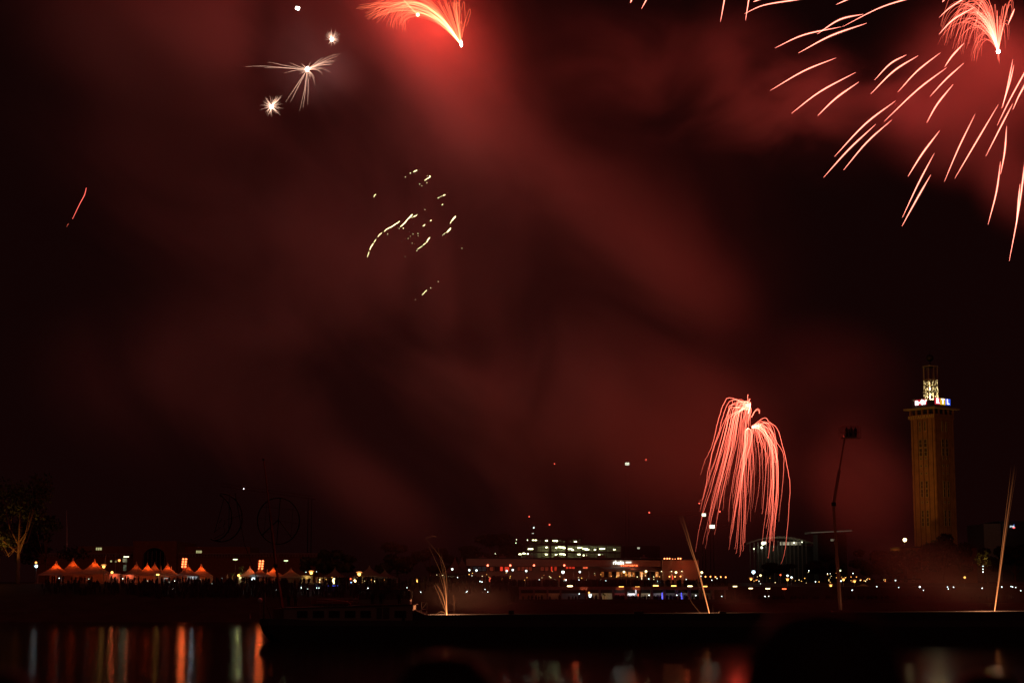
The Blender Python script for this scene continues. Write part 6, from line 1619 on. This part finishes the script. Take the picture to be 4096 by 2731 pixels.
MB().box(-hf + 0.35, hf - 0.35, -hf + 0.35, hf - 0.35, z_c + 0.55, z_d - 0.8).build("penthouse", mat("dark_brick", (0.12, 0.07, 0.05), 0.9, 0.3, 1), tower, local=True)
f_ = MB()
hp = hf - 0.35
for zz in (z_d - 0.35, z_d + 0.1):
    f_.tube([(-hp, -hp, zz), (hp, -hp, zz), (hp, hp, zz), (-hp, hp, zz), (-hp, -hp, zz)], 0.045, 4)
for k in range(9):
    x = -hp + 2 * hp * k / 8
    for s in (-1, 1): f_.tube([(x, s * hp, z_d - 0.8), (x, s * hp, z_d + 0.1)], 0.04, 4); f_.tube([(s * hp, x, z_d - 0.8), (s * hp, x, z_d + 0.1)], 0.04, 4)
f_.build("roof_railing", M_steel, tower, local=True)
text_mesh("RESTAURANT", 1.75, 0.05, mat("pale_brass_letters", (0.75, 0.62, 0.35), 0.5, 0.1, 2), "lettering", tower, (-0.35, -hf - 0.38, (z_top + z_b) / 2 - 0.05), (R(90), 0, 0), 1.18, 0.012)
f_ = MB()
for k in range(16):
    f_.box(hf + 0.322, hf + 0.36, -4.1 + 0.52 * k, -4.1 + 0.52 * k + 0.36, (z_top + z_b) / 2 - 0.1, (z_top + z_b) / 2 + 0.1)
for zz in (0.28, -0.34): f_.box(hf + 0.322, hf + 0.35, -4.4, 4.4, (z_top + z_b) / 2 + zz, (z_top + z_b) / 2 + zz + 0.07)
f_.build("side_inscription", M_brick, tower, local=True)
# lattice crown
lr = 2.65
LZ = [zl(1604), zl(1567), zl(1545), zl(1522), zl(1468)]
LAT = mat("pale_lattice_steel", (0.62, 0.58, 0.45), 0.6, 0.1, 3)
for k, zz in enumerate(LZ):
    rr_ = lr * (1.12 if k == 4 else 1.06)
    MB().lathe((0, 0, zz), [(rr_ - 0.3, 0), (rr_, 0), (rr_, 0.28), (rr_ - 0.3, 0.28), (rr_ - 0.3, 0)], 24).build("ring", LAT, tower, local=True)
for k in range(8):
    a = 2 * math.pi * (k + 0.5) / 8
    MB().tube([(math.cos(a) * lr, math.sin(a) * lr, z_c + 0.5), (math.cos(a) * lr, math.sin(a) * lr, LZ[4])], 0.13, 6).build("column", LAT, tower, local=True)
f_ = MB()
for lev in range(3):
    for k in range(8):
        a, c = 2 * math.pi * (k + 0.5) / 8, 2 * math.pi * (k + 1.5) / 8
        p, q_ = Vector((math.cos(a) * lr, math.sin(a) * lr, 0)), Vector((math.cos(c) * lr, math.sin(c) * lr, 0))
        f_.tube([p + Vector((0, 0, LZ[lev])), q_ + Vector((0, 0, LZ[lev + 1]))], 0.06, 4); f_.tube([q_ + Vector((0, 0, LZ[lev])), p + Vector((0, 0, LZ[lev + 1]))], 0.06, 4)
f_.build("cross_bracing", LAT, tower, local=True)
f_ = MB()
for s in (-0.25, 0.25): f_.tube([(-0.6, s, LZ[0]), (-0.6, s, LZ[4])], 0.05, 4)
for k in range(26): f_.tube([(-0.6, -0.25, LZ[0] + (LZ[4] - LZ[0]) * k / 26), (-0.6, 0.25, LZ[0] + (LZ[4] - LZ[0]) * k / 26)], 0.035, 4)
f_.build("ladder", LAT, tower, local=True)
MB().lathe((0, 0, LZ[4] + 0.29), [(lr * 1.12, 0), (lr * 0.4, 0.25), (0.35, 0.6), (0.12, 1.6)], 20).build("cap", M_dark, tower, local=True)
MB().ball(Vector((0, 0, zl(1432))), 1.35, 16, 10).build("finial_globe", mat("dark_bronze", (0.06, 0.055, 0.05), 0.6, 0.3, 2), tower, local=True, smooth=True)
MB().tube([(0, 0, zl(1470)), (0, 0, zl(1398))], [0.12, 0.04], 6).build("finial_spike", M_dark, tower, local=True)
M_lat = emi("lattice_lamp", (1, 0.85, 0.5), 6, True)
for (x, y, z_) in ((0.9, -0.6, LZ[0] + 0.6), (-0.8, 0.3, LZ[0] + 0.5), (0.3, 0.8, LZ[0] + 0.5), (0, -0.2, LZ[0] + 2.6)):
    MB().ball(Vector((x, y, z_)), 0.25, 8, 6).build("crown_lamp", M_lat, tower, local=True)
for z_, P_ in ((LZ[0] + 1.2, 2200), (LZ[1] + 1.0, 1300), (LZ[2] + 0.8, 600)):
    l_ = light('POINT', None, (0, 0, 0), (1, 0.8, 0.42), P_, 0.4); l_.parent = tower; l_.location = (0, 0, z_)
# roof signs on the tower
rotT = R(-52.3)
s1 = thing("roof_sign", "white glowing lettering on a red block on the tower roof above the wide inscription", "sign", (axis.x, YTW, 9.0), rotz=rotT)
M_sig = emi("sign_brilliant_white", (0.95, 0.97, 1.0), 3.0, True)
zs0, zs1 = zl(1624), zl(1600)
zc2 = (zs0 + zs1) / 2
MB().box(-3.5, 1.9, -hf + 0.2, -hf + 0.32, zs0 + 0.2, zs1 - 0.1).build("sign_panel", emi("sign_crimson", (0.85, 0.03, 0.05), 0.8, True), s1, local=True)
text_mesh("n-tv", 3.3, 0.08, M_sig, "lettering", s1, (-0.75, -hf + 0.12, zc2 + 0.15), (R(90), 0, 0), 1.0, 0.06)
f_ = MB()
for x in (-3, 1.4): f_.box(x - 0.08, x + 0.08, -hf + 0.36, -hf + 0.5, z_c + 0.56, zs0 + 1)
f_.build("sign_bracket", M_dark, s1, local=True)
s2 = thing("roof_sign", "three glowing colour blocks with white letters on the tower roof, red, yellow and blue", "sign", (axis.x, YTW, 9.0), rotz=rotT)
for k, (nm, c, ltr) in enumerate((("red", (0.9, 0.05, 0.08), "R"), ("yellow", (1.0, 0.62, 0.04), "T"), ("blue", (0.04, 0.12, 1.0), "L"))):
    y0 = -4.3 + 2.95 * k
    MB().box(hf - 0.32, hf - 0.2, y0, y0 + 2.95, zs0 + 0.15, zs1 + 0.2).build(nm + "_block", emi("sign_block_" + nm, c, 0.8, True), s2, local=True)
    text_mesh(ltr, 2.6, 0.06, M_sig, "lettering", s2, (hf - 0.13, y0 + 1.47, zc2 + 0.15), (R(90), 0, R(90)), 1.0, 0.04)
f_ = MB()
for y in (-3.8, 0, 3.8): f_.box(hf - 0.5, hf - 0.36, y - 0.08, y + 0.08, z_c + 0.56, zs0 + 1)
f_.build("sign_bracket", M_dark, s2, local=True)

print("objects", len(bpy.data.objects))
